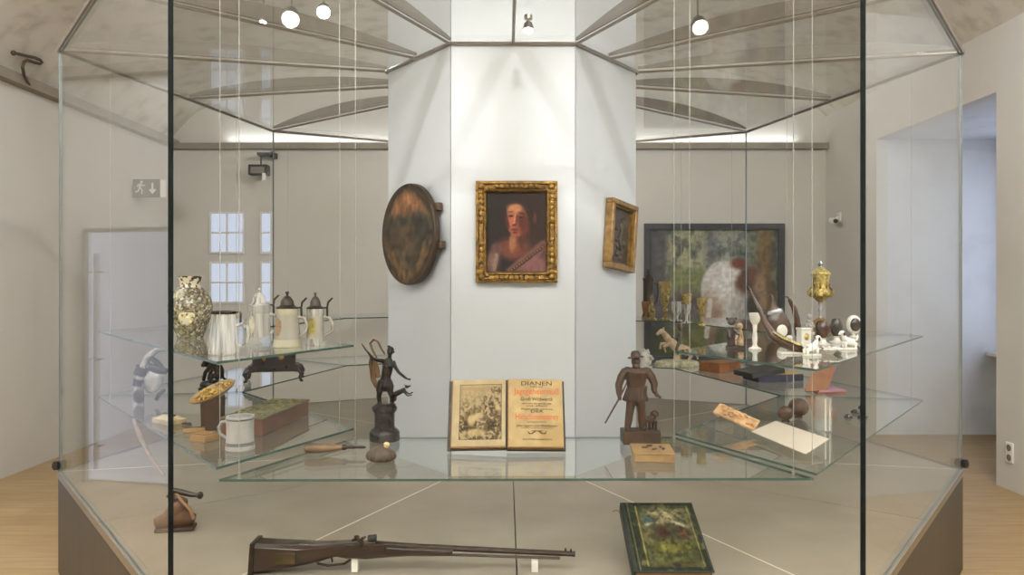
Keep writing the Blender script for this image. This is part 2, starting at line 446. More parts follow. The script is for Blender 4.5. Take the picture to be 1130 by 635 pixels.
# vaulted ceiling
cv = bmesh.new(); NS = 26; rows = []
for y in (YF, YB):
    for side in (0, 1):
        row = []
        for i in range(NS+1):
            t = i/NS; x = XL+(XR-XL)*t
            z = 3.40+(3.66-3.40)*t + .80*(1-(2*t-1)**2)**.5 + side*.12
            row.append(cv.verts.new((x, y, z)))
        rows.append(row)
a0, a1, b0, b1 = rows
for i in range(NS):
    cv.faces.new([a0[i], a0[i+1], b0[i+1], b0[i]]); cv.faces.new([a1[i], b1[i], b1[i+1], a1[i+1]])
cme = bpy.data.meshes.new('ceiling'); cv.to_mesh(cme); cv.free(); cme.materials.append(M_CEIL)
cme.polygons.foreach_set('use_smooth', [True]*len(cme.polygons))
co = bpy.data.objects.new('ceiling', cme); COL.objects.link(co); struct(co)
# ledge along the left and back walls
struct(MB().box((XL+.05, (YB+YF)/2, 3.32), (.1, YB-YF, .085)).build('trim_1', M_LEDGE, smooth=False))
struct(MB().box(((XL+XR)/2, YB-.06, 3.285), (XR-XL-.02, .1, .07)).build('trim_2', M_LEDGE, smooth=False))
# glazed door in the left wall, with long bar handles
dr = bpy.data.objects.new('door_1', None); COL.objects.link(dr); struct(dr)
M_DOORPANE = emit_mat('door_daylight', (.78, .79, .90), .60)
MB().box((XL+.012, 4.83, 1.02), (.016, 1.2, 2.0)).build('door_pane', M_DOORPANE, dr, smooth=False)
f = MB()
f.box((XL+.03, 5.44, 1.03), (.05, .03, 2.06)).box((XL+.03, 4.22, 1.03), (.05, .03, 2.06)).box((XL+.03, 4.83, 2.04), (.05, 1.25, .03))
f.build('door_frame', M_STEEL, dr, smooth=False)
for yy in (5.395, 5.30):
    h = MB().tube([(XL+.09, yy, .12), (XL+.09, yy, 1.85)], .013)
    for zz in (.3, 1.0, 1.7): h.tube([(XL+.02, yy, zz), (XL+.09, yy, zz)], .008, 8)
    h.build('door_handle', M_STEEL, dr)

# ================================================================== THE GLASS CASE
D0, RG, RC, ROT = 4.75, 2.60, .784, .5
ZP, ZR = .56, 2.92
VA = [25.714, 77.143, 128.571, 180.0]
ANG = [-25.714+51.4286*k for k in range(7)]            # vertex angles, facet k lies between k and k+1
def hv(r, a, z=None):
    t = R_(a+ROT); x, y = r*math.sin(t), D0-r*math.cos(t)
    return (x, y) if z is None else Vector((x, y, z))
def ring(r0, r1, a, b): return [hv(r1, a), hv(r1, b), hv(r0, b), hv(r0, a)]
def lerp2(p, q, t): return (p[0]+(q[0]-p[0])*t, p[1]+(q[1]-p[1])*t)
FACET = ['front pane between the two dark joints', 'pane right of the front pane, before the window niche', 'rear right pane in front of the large horse painting side', 'back pane right of the white column',
         'back pane left of the white column', 'rear left pane beside the casement window', 'pane left of the front pane, mirroring the blue door']
# plinth
pl = thing('plinth', 'seven-sided grey-brown plinth carrying the glass case on the pine floor', 'plinth', (0, D0, 0))
pl_inv = T(0, -D0, 0)
for k in range(7):
    a, b = ANG[k], ANG[k]+51.4286
    oa, ob, ia, ib = hv(RG+.008, a), hv(RG+.008, b), hv(RC*.8, a), hv(RC*.8, b)
    mo, mi = lerp2(oa, ob, .5), lerp2(ia, ib, .5)
    for h in (0, 1):
        if h == 0: P = [lerp2(oa, mo, .0012), lerp2(oa, mo, .9975), lerp2(ia, mi, .9915), lerp2(ia, mi, .004)]
        else: P = [lerp2(ob, mo, .9975), lerp2(ob, mo, .0012), lerp2(ib, mi, .004), lerp2(ib, mi, .9915)]
        MB().prism(P, ZP-.03, ZP, pl_inv).build('top_panel', M_PLINTH, pl, smooth=False)
    # side board and steel lip
    sa, sb, ta, tb = hv(RG+.006, a+.05), hv(RG+.006, b-.05), hv(RG-.02, a+.05), hv(RG-.02, b-.05)
    MB().prism([sa, sb, tb, ta], .0, ZP-.034, pl_inv).build('side_panel', M_PLINTHSIDE, pl, smooth=False)
    sa, sb, ta, tb = hv(RG+.0125, a), hv(RG+.0125, b), hv(RG+.0095, a), hv(RG+.0095, b)
    MB().prism([sa, sb, tb, ta], ZP-.03, ZP+.004, pl_inv).build('steel_lip', M_STEEL, pl, smooth=False)
    # pale strip along the radial joint at each corner
    A = Vector(hv(RC, a)); B = Vector(hv(RG, a)); d = (B-A).normalized(); n = Vector((-d.y, d.x))*.0035
    MB().prism([A-n, B-n, B+n, A+n], ZP-.02, ZP+.0008, pl_inv).build('joint_strip', M_STRIP, pl, smooth=False)
base = [hv(RG-.04, a) for a in ANG]
MB().prism(base, .02, ZP-.032, pl_inv).build('core', M_DARKSEAM, pl, smooth=False)
# column
cl = thing('display_column', 'white seven-sided column in the middle of the case, hung with paintings', 'column', (0, D0, 0))
for k in range(7):
    a, b = ANG[k], ANG[k]+51.4286
    oa, ob, ia, ib = hv(RC, a), hv(RC, b), hv(RC-.03, a), hv(RC-.03, b)
    MB().prism([lerp2(oa, ob, .004), lerp2(oa, ob, .996), lerp2(ia, ib, .996), lerp2(ia, ib, .004)], ZP+.002, 4.05, pl_inv).build('wall_panel', M_WHITE, cl, smooth=False)
MB().prism([hv(RC-.032, a) for a in ANG], ZP+.002, 4.0, pl_inv).build('core', M_GREYP, cl, smooth=False)
# panes of the case
case = thing('glass_case', 'tall seven-sided clear glass enclosure standing on the grey-brown plinth', 'glass case', (0, D0, ZP))
for k in range(7):
    a, b = ANG[k], ANG[k]+51.4286
    th = .011
    oa, ob = hv(RG, a), hv(RG, b); ia, ib = hv(RG-th/.9, a), hv(RG-th/.9, b)
    mid = hv(RG*.9, a+25.714); loc = Vector((mid[0], mid[1], ZP))
    o0, o1, i0, i1 = [lerp2(*q) for q in ((oa, ob, .0008), (oa, ob, .9992), (ia, ib, .0008), (ia, ib, .9992))]
    pane = MB(); M = T(-loc.x, -loc.y, -loc.z)
    vv = [[pane.bm.verts.new(M @ Vector((*q, z))) for q in (o0, o1, i1, i0)] for z in (ZP+.0045, ZR-.018)]
    for i in range(4):
        pane.mi = 1 if i in (1, 3) else 0
        pane._f([vv[0][i], vv[0][(i+1) % 4], vv[1][(i+1) % 4], vv[1][i]])
    pane.mi = 1; pane._f(vv[0][::-1]); pane._f(vv[1])
    o = pane.build('glass_pane', [M_GLASS, M_EDGE2], case, smooth=False); o.location = (loc.x, loc.y-D0, 0)
for a, lab in ((ANG[2], 'small dark corner fitting at the foot of the glass, before the niche'), (ANG[6], 'small dark corner fitting at the foot of the glass, left end of the case')):
    p = hv(RG+.016, a, ZP+.035)
    o = MB().tube([(0, 0, -.022), (0, 0, .022)], .017, 14).tube([(0, 0, -.012), (0, 0, .012)], .022, 14).build('corner_fitting', M_BLACK, case); o.location = (p.x, p.y-D0, p.z-ZP)
for k in range(7):
    a = ANG[k]; t = R_(a+ROT); hw = .0026 if k in (0, 1) else .0014
    n_, u_ = Vector((math.sin(t), -math.cos(t))), Vector((math.cos(t), math.sin(t)))
    c_ = Vector(hv(RG+.0035, a)); d_ = Vector(hv(RG-.0145, a)); s1 = hw*.5
    MB().prism([c_-u_*s1, c_+u_*s1, d_+u_*hw, d_-u_*hw], ZP+.005, ZR-.019, T(0, -D0, -ZP)).build('joint_seal', M_EDGE if k in (0, 1) else M_EDGE2, case, smooth=False)
# canopy: glass roof, rails and radial fins
ca = thing('glass_canopy', 'flat seven-sided glass roof with metal rails and radial fins over the case', 'canopy', (0, D0, ZR))
ci = T(0, -D0, -ZR)
for k in range(7):
    a, b = ANG[k], ANG[k]+51.4286
    P = [lerp2(hv(RG, a), hv(RG, b), .004), lerp2(hv(RG, a), hv(RG, b), .996), lerp2(hv(RC+.02, a), hv(RC+.02, b), .98), lerp2(hv(RC+.02, a), hv(RC+.02, b), .02)]
    MB().prism(P, ZR+.004, ZR+.014, ci).build('roof_pane', M_ROOFG, ca, smooth=False)
    A, B = hv(RG+.008, a, ZR-.004), hv(RG+.008, b, ZR-.004)
    MB().tube([A, B], .011, 6, ci).build('edge_rail', M_ALU, ca)
    A, B = hv(RC+.012, a, ZR-.004), hv(RC+.012, b, ZR-.004)
    MB().tube([A, B], .011, 6, ci).build('column_rail', M_ALU, ca)
    for half in (0, 1):
        if half == 0: p0, p1 = Vector((*hv(RG-.01, a), 0)), Vector((*hv(RC+.01, a), 0))
        else:
            p0 = Vector((*lerp2(hv(RG-.01, a), hv(RG-.01, b), .5), 0)); p1 = Vector((*lerp2(hv(RC+.01, a), hv(RC+.01, b), .5), 0))
        d = (p1-p0); L = d.length; d.normalize(); M = ci @ Matrix.Translation((p0.x, p0.y, ZR+.016)) @ Matrix.Rotation(math.atan2(d.y, d.x), 4, 'Z') @ Rx(90)
        prof = [(0, 0)]+[(L, 0)]+[(L*t, .012+.070*math.sin(math.pi*min(1, t*1.02))**.8) for t in [1-i/12 for i in range(13)]]
        fin = MB().prism(prof, -.007, .007, M).build('fin', M_FIN, ca, smooth=False)
        A = Vector((p0.x, p0.y, ZR-.004)); B = Vector((p1.x, p1.y, ZR-.004))
        MB().tube([A, B], .008, 6, ci).build('fin_rail', M_ALU, fin)
# shelves
SI, SO = 1.63, 2.40
ZF, ZLL, ZLR, ZUL, ZUR = .935, .975, .950, 1.343, 1.315
def shelf(a, b, z, label, so=SO, si=SI, gap=.15):
    P = ring(si, so, a+gap, b-gap); c = (sum(p[0] for p in P)/4, sum(p[1] for p in P)/4)
    s = MB(); th = .009
    vv = [[s.bm.verts.new((q[0]-c[0], q[1]-c[1], zz)) for q in P] for zz in (-th, 0)]
    s._f(vv[0][::-1]); s._f(vv[1]); s.mi = 1
    for i in range(4): s._f([vv[0][i], vv[0][(i+1) % 4], vv[1][(i+1) % 4], vv[1][i]])
    o = s.build('glass_shelf', [M_SHELFG, M_SEDGE], smooth=False); o.location = (c[0], c[1], z)
    return tag(o, label, 'glass shelf', 'glass shelves of the case')
shelf(-25.714, 25.714, ZF, 'front glass shelf carrying the open book and two statuettes', so=2.40)
shelf(25.714, 77.143, ZLR, 'lower right glass shelf carrying the white sheet of paper')
shelf(77.143, 128.571, ZLR, 'lower rear right glass shelf carrying the orange and black boxes')
shelf(128.571, 179.9, ZLR, 'lower back glass shelf carrying the rider figurine, right of column')
shelf(25.714, 77.143, ZUR, 'upper right glass shelf carrying powder horns')
shelf(77.143, 128.571, ZUR, 'upper rear right glass shelf under the gilt covered cup')
shelf(128.571, 179.9, ZUR, 'upper back glass shelf carrying amber glasses, right of column')
shelf(-77.143, -25.714, ZLL, 'lower left glass shelf carrying the grey mug')
shelf(-128.571, -77.143, ZLL, 'lower rear left glass shelf carrying the black casket')
shelf(-179.9, -128.571, ZLL, 'lower empty back glass shelf, left of column')
shelf(-77.143, -25.714, ZUL, 'upper left glass shelf carrying the vase and steins')
shelf(-128.571, -77.143, ZUL, 'upper rear left empty glass shelf above the casket')
shelf(-179.9, -128.571, ZUL, 'upper empty back glass shelf, left of column')
# suspension cables
def cable(r, a, z, clamps, label):
    p = hv(r, a); o = thing('suspension_cable', label, 'cable', (p[0], p[1], z), 0, 'shelf suspension cables')
    MB().tube([(0, 0, -.02), (0, 0, ZR-z-.014)], .0015, 6).build('wire', M_WIRE, o)
    for c in clamps:
        MB().tube([(0, 0, c-z-.018), (0, 0, c-z-.0095)], .010, 12).tube([(0, 0, c-z+.0005), (0, 0, c-z+.012)], .006, 10).build('clamp', M_STEEL, o)
for sgn, zl, zu, side in ((-1, ZLL, ZUL, 'left'), (1, ZLR, ZUR, 'right')):
    cable(2.335, sgn*24.9, ZF, [ZF], 'steel cable holding the front corner of the front shelf, '+side+' end')
    cable(1.68, sgn*24.3, ZF, [ZF], 'steel cable holding the rear corner of the front shelf, '+side+' end')
    cable(2.345, sgn*26.9, zl, [zl, zu], 'steel cable at the near outer corner of the '+side+' shelves')
    cable(1.68, sgn*27.2, zl, [zl, zu], 'steel cable at the near inner corner of the '+side+' shelves')
    cable(2.33, sgn*76.2, zl, [zl, zu], 'steel cable at the outermost tip of the '+side+' shelves')
    cable(1.67, sgn*78.2, zl, [zl, zu], 'steel cable at the inner edge between side and rear '+side+' shelves')
    cable(1.67, sgn*127.4, zl, [zl, zu], 'steel cable at the far inner corner of the rear '+side+' shelves')
    cable(2.33, sgn*127.6, zl, [zl, zu], 'steel cable beside the far pane joint on the '+side)
# ================================================================== LAMPS
def vault_z(x):
    t = (x-XL)/(XR-XL); return 3.40+.26*t+.80*max(0, 1-(2*t-1)**2)**.5
M_LAMP = emit_mat('lamp_glow', (1, .95, .86), 26)
def lamp(loc, target, power, angle, label, lens=.045, top=None, group='spotlights over the case'):
    loc = Vector(loc); d = (Vector(target)-loc).normalized()
    o = thing('spotlight', label, 'spotlight', loc, 0, group)
    q = d.to_track_quat('-Z', 'Y').to_matrix().to_4x4()
    MB().lathe([(lens*1.12, 0), (lens*1.2, .002), (lens*1.2, lens*.6), (lens*.9, lens*1.8), (lens*.35, lens*2.4), (0, lens*2.4)], 24, q).build('housing', M_STEEL, o)
    MB().solid([(lens*1.05, .004), (lens*1.05, .010)], 24, q).build('lens', M_LAMP, o)
    up = (top if top is not None else vault_z(loc.x))-loc.z
    b = q @ Vector((0, 0, lens*2.2))
    MB().tube([b, (b.x, b.y, up)], .007, 8).tube([(b.x, b.y, up-.02), (b.x, b.y, up)], .02, 14).build('stem', M_STEEL, o)
    l = spot('lamp_light', loc+d*.03, target, power, angle, blend=1 if angle > 100 else .6, radius=.03)
    return o
for (px_, py_, d_, tx, ty, pw, ln, lab) in ((290, 25, 5.62, -1.6, 3.4, 9, .022, 'leftmost and faintest of the three ceiling lamps above the left roof panes'),
                                        (320.5, 22, 5.60, -1.2, 3.0, 16, .062, 'largest bright ceiling lamp, in the middle of the left trio'),
                                        (357, 14, 5.58, -.8, 2.9, 14, .046, 'small ceiling lamp right of the largest one, nearest the column'),
                                        (773, 31, 5.60, 1.4, 3.2, 18, .056, 'single bright ceiling lamp right of the white column')):
    lamp(at(px_, py_, d_), (tx, ty, 1.0), pw, 75, lab, ln)
lamp(at(583, 34, 3.55), (.05, 2.9, .9), 9, 80, 'small lamp under the glass roof in front of the white column', .022, ZR-.017)
for x, side in ((-.38, 'left'), (.38, 'right')):
    lamp((x, .9, 3.62), (x*.3, 4.04, 2.40), 90, 29, 'ceiling spotlight in front of the case aimed at the column, '+side+' of two', .045, None, 'spotlights aimed at the column')
for x, side in ((-1.35, 'left'), (1.35, 'right')):
    lamp((x, .9, 3.55), (x*.43, 4.32, 2.42), 190, 21, 'ceiling spotlight in front of the case aimed at the '+side+' face of the column', .045, None, 'spotlights aimed at the column')
for x, lab in ((-.5, 'added lamp hidden behind the column to brighten the left part of the back wall'), (.5, 'added lamp hidden behind the column to brighten the right part of the back wall')):
    lamp((x, 6.2, 3.55), (x*4.4, 9.1, 1.9), 100, 150, lab, .06, None, 'added fill lamps behind the column')  # pair added out of sight to brighten the back wall

# ================================================================== THINGS ON THE WALLS
# exit sign
M_SIGN = mat('sign_face', rgb(98, 91, 84), .5)
s_ = 8.2/F
p = at(162, 208, 8.2)
o = thing('exit_sign', 'grey escape route sign with running man and down arrow, projecting from left wall', 'exit sign', p)
MB().box((0, 0, 0), (30*s_, .03, 20*s_)).build('sign_board', M_SIGN, o, bevel=.004)
MB().box((17.8*s_, .004, 0), (5.5*s_, .024, 19*s_)).build('light_edge', M_WHITEP, o, smooth=False)
MB().box((-15*s_-.02, .01, 0), (.06, .02, .08)).build('bracket', M_GREYP, o, smooth=False)
m = MB(); MM = T(0, -.0165, 0) @ Rx(90)
def stroke(m, pts, wd, MM):
    for (x0, y0), (x1, y1) in zip(pts, pts[1:]):
        dx, dy = x1-x0, y1-y0; L = math.hypot(dx, dy); nx, ny = -dy/L*wd/2, dx/L*wd/2
        m.prism([(x0-nx, y0-ny), (x1-nx, y1-ny), (x1+nx, y1+ny), (x0+nx, y0+ny)], -.001, .001, MM)
k = s_
m.ball((-5*k, -.0165, 6.8*k), (1.5*k, .001, 1.5*k), 12)
stroke(m, [(-5.8*k, 5*k), (-7.2*k, .5*k)], 2.6*k, MM)
stroke(m, [(-5.8*k, 4.6*k), (-3.4*k, 2.6*k), (-1.6*k, 3.6*k)], 1.1*k, MM)
stroke(m, [(-6.2*k, 4.6*k), (-9*k, 3.6*k), (-9.8*k, 1.4*k)], 1.1*k, MM)
stroke(m, [(-7*k, .8*k), (-4.4*k, -1.6*k), (-4.8*k, -6.4*k)], 1.4*k, MM)
stroke(m, [(-7.4*k, .6*k), (-8.6*k, -3.4*k), (-12*k, -4.2*k)], 1.4*k, MM)
m.build('running_man', M_WHITEP, o, smooth=False)
m = MB(); stroke(m, [(7*k, 6*k), (7*k, -3*k)], 2*k, MM)
m.prism([(3.2*k, -1.8*k), (4.6*k, -.6*k), (7*k, -3.4*k), (9.4*k, -.6*k), (10.8*k, -1.8*k), (7*k, -6.6*k)], -.001, .001, MM)
m.build('arrow', M_WHITEP, o, smooth=False)
# flood light on the back wall
p = at(286, 188, 8.95)
o = thing('flood_light', 'small dark box flood light hung from the back wall, upper left', 'flood light', p)
k = 8.95/F
MB().box((0, 0, 0), (21*k, .12, 11.5*k)).build('housing', M_BLACK, o, bevel=.008)
MB().box((0, -.062, -.5*k), (15*k, .006, 7*k)).build('lens', M_GREYP, o, smooth=False)
MB().tube([(2*k, 0, 5*k), (2*k, 0, 16*k)], .008, 8).build('stem', M_BLACK, o)
MB().box((6*k, .06, 18*k), (16*k, .16, 3*k)).box((13*k, .11, 18*k), (4*k, .16, 6*k)).build('wall_bracket', M_BLACK, o, smooth=False)
MB().box((7*k, -.05, -8*k), (3.5*k, .03, 8*k)).build('white_tag', M_WHITEP, o, smooth=False)
# security camera
p = at(926, 242, 8.75)
o = thing('security_camera', 'small white security camera on the right wall beyond the gilt cup', 'security camera', (XR, p.y, p.z))
MB().box((-.012, 0, .02), (.024, .09, .12)).build('base', M_WHITEP, o, bevel=.008)
MB().tube([(-.02, 0, .02), (-.08, -.02, .0)], .014, 10).build('arm', M_WHITEP, o)
MB().tube([(-.08, .05, -.01), (-.10, -.10, -.03)], .036, 16).build('body', M_WHITEP, o)
MB().tube([(-.10, -.10, -.03), (-.1015, -.112, -.0324)], .026, 14).build('lens', M_BLACK, o)
# socket
p = at(1115, 500, F*XR/550)
o = thing('wall_socket', 'white wall socket low on the right wall by the window niche', 'socket', (XR, p.y, p.z))
MB().box((-.006, 0, 0), (.012, .085, .16)).build('plate', M_WHITEP, o, bevel=.004)
for zz in (-.038, .038):
    MB().tube([(-.0125, 0, zz), (-.0145, 0, zz)], .026, 18).build('outlet', M_GREYP, o)
# cable on the vault
k = 6.45/F
q = [(15, 58.5), (20, 59.5), (30, 62), (38, 63.5), (44, 66), (46.5, 69), (44, 70.5), (38, 69), (30, 66.5), (26.5, 68.5), (25, 74), (26.5, 83), (30, 90), (33.5, 95.5)]
pts = []
for i, (a, b) in enumerate(q):
    X = XL+(.17 if i < 11 else .17-.03*(i-10)); d = -X*F/(565-a); pts.append((X, d, EYE-(b-HY)/F*d))
o = MB().tube(pts, .013, 10).ball(pts[0], .022, 12).build('cable', mat('cable_rubber', rgb(72, 60, 48), .5)); 
tag(o, 'loose dark cable curling out of the ledge on the upper left wall', 'cable')

# ---- large painting on the back wall (generic woodland scene with a pale animal)
x0, x1, z0, z1 = bx(711), bx(865), bz(400), bz(247)
o = thing('horse_painting', 'large dark-framed woodland painting of a pale horse on the back wall', 'painting', ((x0+x1)/2, YB, (z0+z1)/2))
W, H = x1-x0, z1-z0; fw = .075
f = MB()
for (a, b, c, d) in ((0, H/2-fw/2, W, fw), (0, -H/2+fw/2, W, fw), (-W/2+fw/2, 0, fw, H-2*fw), (W/2-fw/2, 0, fw, H-2*fw)):
    f.box((a, -.035, b), (c, .065, d))
f.build('frame', mat('charcoal_frame', rgb(52, 54, 58), .5), o, smooth=False)
P = Pic(W-2*fw+.01, H-2*fw+.01, 190, 190).fill((104, 106, 96))
n1 = fbm(P.U, P.V, 8, 3); n2 = fbm(P.U, P.V, 26, 9); n3 = fbm(P.U*1.3, P.V*.8, 14, 15)
P.ell(.28, .80, .30, .26, (164, 160, 132), .7, wob=.8); P.ell(.62, .86, .20, .16, (150, 152, 146), .7, wob=1)
P.mix(sst(.48, .62, n3)*.55*(P.V > .38), (74, 82, 76)); P.mix(sst(.52, .66, n2)*.45*sst(.3, .5, P.V), (142, 146, 112)); P.mix(sst(.50, .62, 1-n2)*.35, (64, 68, 62))
P.ell(.30, .56, .22, .10, (128, 132, 92), .6, wob=1.2); P.ell(.30, .40, .20, .10, (104, 92, 92), .6, wob=1); P.rect(.44, .5, .52, 1, (98, 96, 106), .6, .03)
P.rect(-.1, 0, .13, 1, (86, 82, 88), .85, .03); P.line(.13, .95, .20, .40, .012, (122, 116, 106), .5)
P.rect(.84, .2, .95, 1.1, (132, 106, 74), .85, .025); P.mix(sst(.45, .6, fbm(P.U*4, P.V*.7, 9, 44))*.4*(P.U > .84), (84, 68, 50))
P.ell(.5, .05, .7, .16, (74, 80, 58), .6, wob=.8); P.ell(.30, .14, .2, .10, (112, 112, 76), .6, wob=1.3); P.ell(.75, .14, .2, .08, (120, 112, 88), .6, wob=1)
P.line(.50, .34, .47, .06, .030, (128, 110, 96), .95); P.line(.66, .30, .69, .04, .030, (158, 150, 140), .95); P.line(.72, .32, .80, .10, .022, (150, 140, 130), .9)
P.ell(.585, .50, .185, .25, (198, 193, 187), .07, 8, 1, .05); P.ell(.49, .38, .085, .15, (158, 132, 112), .5); P.ell(.60, .57, .12, .15, (224, 220, 215), .7); P.ell(.72, .40, .08, .14, (176, 170, 162), .5)
P.line(.47, .44, .44, .16, .020, (206, 200, 192), .8)
P.ell(.78, .60, .10, .12, (104, 74, 62), .3, -35, 1, .4); P.ell(.69, .73, .06, .04, (124, 72, 62), .5); P.ell(.86, .50, .05, .16, (150, 124, 100), .4, wob=.5); P.ell(.80, .40, .05, .10, (70, 62, 60), .5)
P.noise(40, .18, 5)
P.build('canvas', M_PAINT, o, T(0, -.03, 0), thick=.01)

# ---- portrait on the column
yc = D0-RC*math.cos(R_(25.714))
k = (yc-.03)/F
o = thing('portrait_painting', 'portrait of a figure in a pink drape, in carved gilt frame on the column', 'painting', at(570, 256.5, yc-.001))
W, H, fw = 90*k, 112*k, 12.5*k
f = MB()
def moulding(f, W, H, fw, dep, M=None):
    # mitred frame with a stepped section
    sec = [(0, 0), (0, -dep), (.22, -dep*1.05), (.34, -dep*.75), (.62, -dep*.7), (.75, -dep*.9), (.88, -dep*.8), (1, -dep*.35), (1, 0)]
    M = M or Matrix()
    for (sx, sz, L, ax) in ((1, 1, W, 0), (1, -1, W, 0), (1, 1, H, 1), (-1, 1, H, 1)):
        ra, rb = [], []
        for t, y in sec:
            half = L/2-t*fw
            if ax == 0:
                a, b = (-half, y, sz*(H/2-t*fw)), (half, y, sz*(H/2-t*fw))
            else:
                a, b = (sx*(W/2-t*fw), y, -half), (sx*(W/2-t*fw), y, half)
            ra.append(f.bm.verts.new(M @ Vector(a))); rb.append(f.bm.verts.new(M @ Vector(b)))
        for i in range(len(sec)-1): f._f([ra[i], ra[i+1], rb[i+1], rb[i]])
    return f
moulding(f, W, H, fw, .045).build('frame', M_FRAMEGOLD, o)
for sx in (-1, 1):
    for sz in (-1, 1):
        c = MB()
        for i in range(7):
            a = R_(15+i*20); c.ball((sx*(W/2-fw*.62-math.cos(a)*fw*.5+fw*.12), -.042, sz*(H/2-fw*.62-math.sin(a)*fw*.5+fw*.12)), (fw*.22, .009, fw*.14), 8, None, (0, a*sx*sz, 0))
        c.ball((sx*(W/2-fw*.5), -.044, sz*(H/2-fw*.5)), (fw*.34, .012, fw*.34), 10)
        for i in range(6): c.ball((sx*(W/2-fw*.47), -.041, sz*(H/2-fw*(.9+i*.5))), (fw*.3, .008, fw*.36), 8)
        c.build('corner_ornament', M_FRAMEGOLD, o)
c = MB()
for i in range(9): c.ball(((i-4)*W*.06, -.042, -H/2+fw*.45), (W*.036, .009, fw*.26), 8)
for i in range(9): c.ball(((i-4)*W*.06, -.042, H/2-fw*.45), (W*.036, .007, fw*.2), 8)
c.build('leaf_ornament', M_FRAMEGOLD, o)
P = Pic(W-2*fw+.012, H-2*fw+.012, 110, 140).fill((36, 27, 25))
P.ell(.2, .15, .3, .3, (30, 22, 21), .8); P.ell(.85, .6, .35, .5, (56, 38, 32), .9)
P.ell(.60, .70, .25, .26, (46, 30, 25), .3, 0, 1, .1)                         # hair
P.ell(.45, .30, .27, .14, (112, 64, 50), .4)                                  # shoulder
P.ell(.50, .42, .105, .14, (124, 72, 52), .25)                                # neck
P.ell(.43, .36, .05, .1, (156, 108, 74), .6); P.ell(.58, .42, .05, .13, (84, 44, 34), .6)
P.ell(.50, .645, .185, .20, (146, 82, 60), .10, 8)                            # face
P.ell(.62, .61, .09, .17, (92, 46, 36), .5, 8); P.ell(.47, .79, .12, .06, (184, 128, 88), .7); P.ell(.42, .64, .05, .08, (176, 104, 76), .7)
P.ell(.405, .700, .034, .013, (24, 14, 13), .4, -6); P.ell(.572, .685, .036, .013, (24, 14, 13), .4, -4); P.ell(.40, .718, .04, .008, (150, 92, 70), .5); P.ell(.575, .702, .04, .008, (120, 70, 54), .5)
P.line(.35, .748, .44, .752, .008, (62, 34, 26), .7); P.line(.53, .744, .63, .728, .008, (58, 30, 24), .7)
P.line(.48, .72, .455, .60, .012, (202, 134, 98), .8); P.line(.51, .70, .50, .61, .012, (98, 50, 38), .7); P.ell(.465, .588, .032, .013, (70, 32, 26), .5)
P.ell(.47, .53, .058, .015, (132, 44, 40), .4); P.line(.41, .532, .525, .526, .005, (52, 18, 18), .9); P.ell(.47, .495, .04, .012, (96, 50, 38), .6)
P.ell(.80, .68, .03, .07, (96, 54, 42), .5); P.line(.30, .80, .36, .56, .03, (44, 28, 24), .6)
P.line(.05, .02, .17, .30, .10, (104, 74, 70), .9); P.line(.13, .02, .17, .22, .03, (176, 156, 132), .6); P.ell(.12, .12, .10, .10, (150, 118, 104), .9, op=.6)
P.line(.40, .0, .95, .34, .09, (112, 74, 70), 1); P.ell(.80, .05, .25, .17, (130, 90, 90), .5, 25)
P.line(.42, .02, .98, .34, .03, (64, 44, 32), 1)
for i in range(14):
    t = i/13; P.ell(.42+.55*t, .03+.31*t, .012, .012, (150, 112, 62), .6)
for i in range(5): P.line(.62+.08*i, .0, .80+.06*i, .22+.02*i, .006, (116, 76, 78), .8)
P.noise(30, .18, 2); P.C = np.clip(P.C*.9-.035, 0, 1)
P.build('canvas', M_PAINT, o, T(0, -.012, 0), thick=.006)

# ---- round painted shooting target on the left face of the column
fm = lerp2(hv(RC, -77.143), hv(RC, -25.714), .5); nrm = Vector((-math.sin(R_(51.43-ROT)), -math.cos(R_(51.43-ROT)), 0)); tan = Vector((-nrm.y, nrm.x, 0))
yaw = math.atan2(nrm.x, -nrm.y)
c = Vector((fm[0], fm[1], EYE-(259-HY)/F*4.28))+nrm*.002
o = thing('painted_target', 'round brown painted wooden target hung on the left face of the column', 'target disc', c, -R_(51.43-ROT))
k = 4.27/F; RT = .292
MB().solid([(RT*.97, -.018), (RT, -.014), (RT, .014), (RT*.985, .018)], 48, T(0, -.05, 0) @ Rx(90)).build('board', M_COVER, o)
P = Pic(2*RT*.985, 2*RT*.985, 90, 90).fill((82, 66, 50))
n1 = fbm(P.U, P.V, 6, 21); P.mix(sst(.4, .7, n1)*.7, (58, 52, 44))
P.ell(.5, .78, .36, .13, (132, 94, 62), .5, wob=.9); P.ell(.5, .84, .2, .08, (142, 98, 66), .8, wob=1)
for i in range(7): P.line(.26+.08*i, .70, .22+.09*i, .90, .012, (96, 70, 50), .5)
P.ell(.5, .68, .12, .1, (104, 74, 54), .8); P.ell(.5, .60, .40, .10, (54, 54, 46), .7, wob=1.2); P.ell(.45, .46, .34, .12, (72, 62, 48), .7, wob=1); P.ell(.74, .52, .14, .2, (50, 50, 44), .6, wob=.8); P.ell(.47, .42, .012, .012, (30, 24, 20), .4)
d = np.hypot(P.U-.5, P.V-.42)
P.mix((1-sst(.02, .05, np.abs(d-.33)))*sst(.5, .2, P.V)*.9, (126, 92, 58)); P.mix((1-sst(.0, .02, np.abs(d-.27)))*sst(.5, .25, P.V)*.6, (60, 46, 34))
P.ell(.47, .47, .22, .14, (82, 66, 50), .7); P.mix(sst(.30, .34, d)*sst(.45, .30, P.V)*.55, (116, 90, 60)); P.ell(.5, .25, .2, .13, (84, 72, 54), .6)
P.mix(sst(.44, .5, np.hypot(P.U-.5, P.V-.5)*.98)*.6, (50, 38, 28)); P.noise(16, .5, 8); P.C *= .88
P.build('painted_face', M_PAINT, o, T(0, -.0692, 0), round_=True, thick=.001)
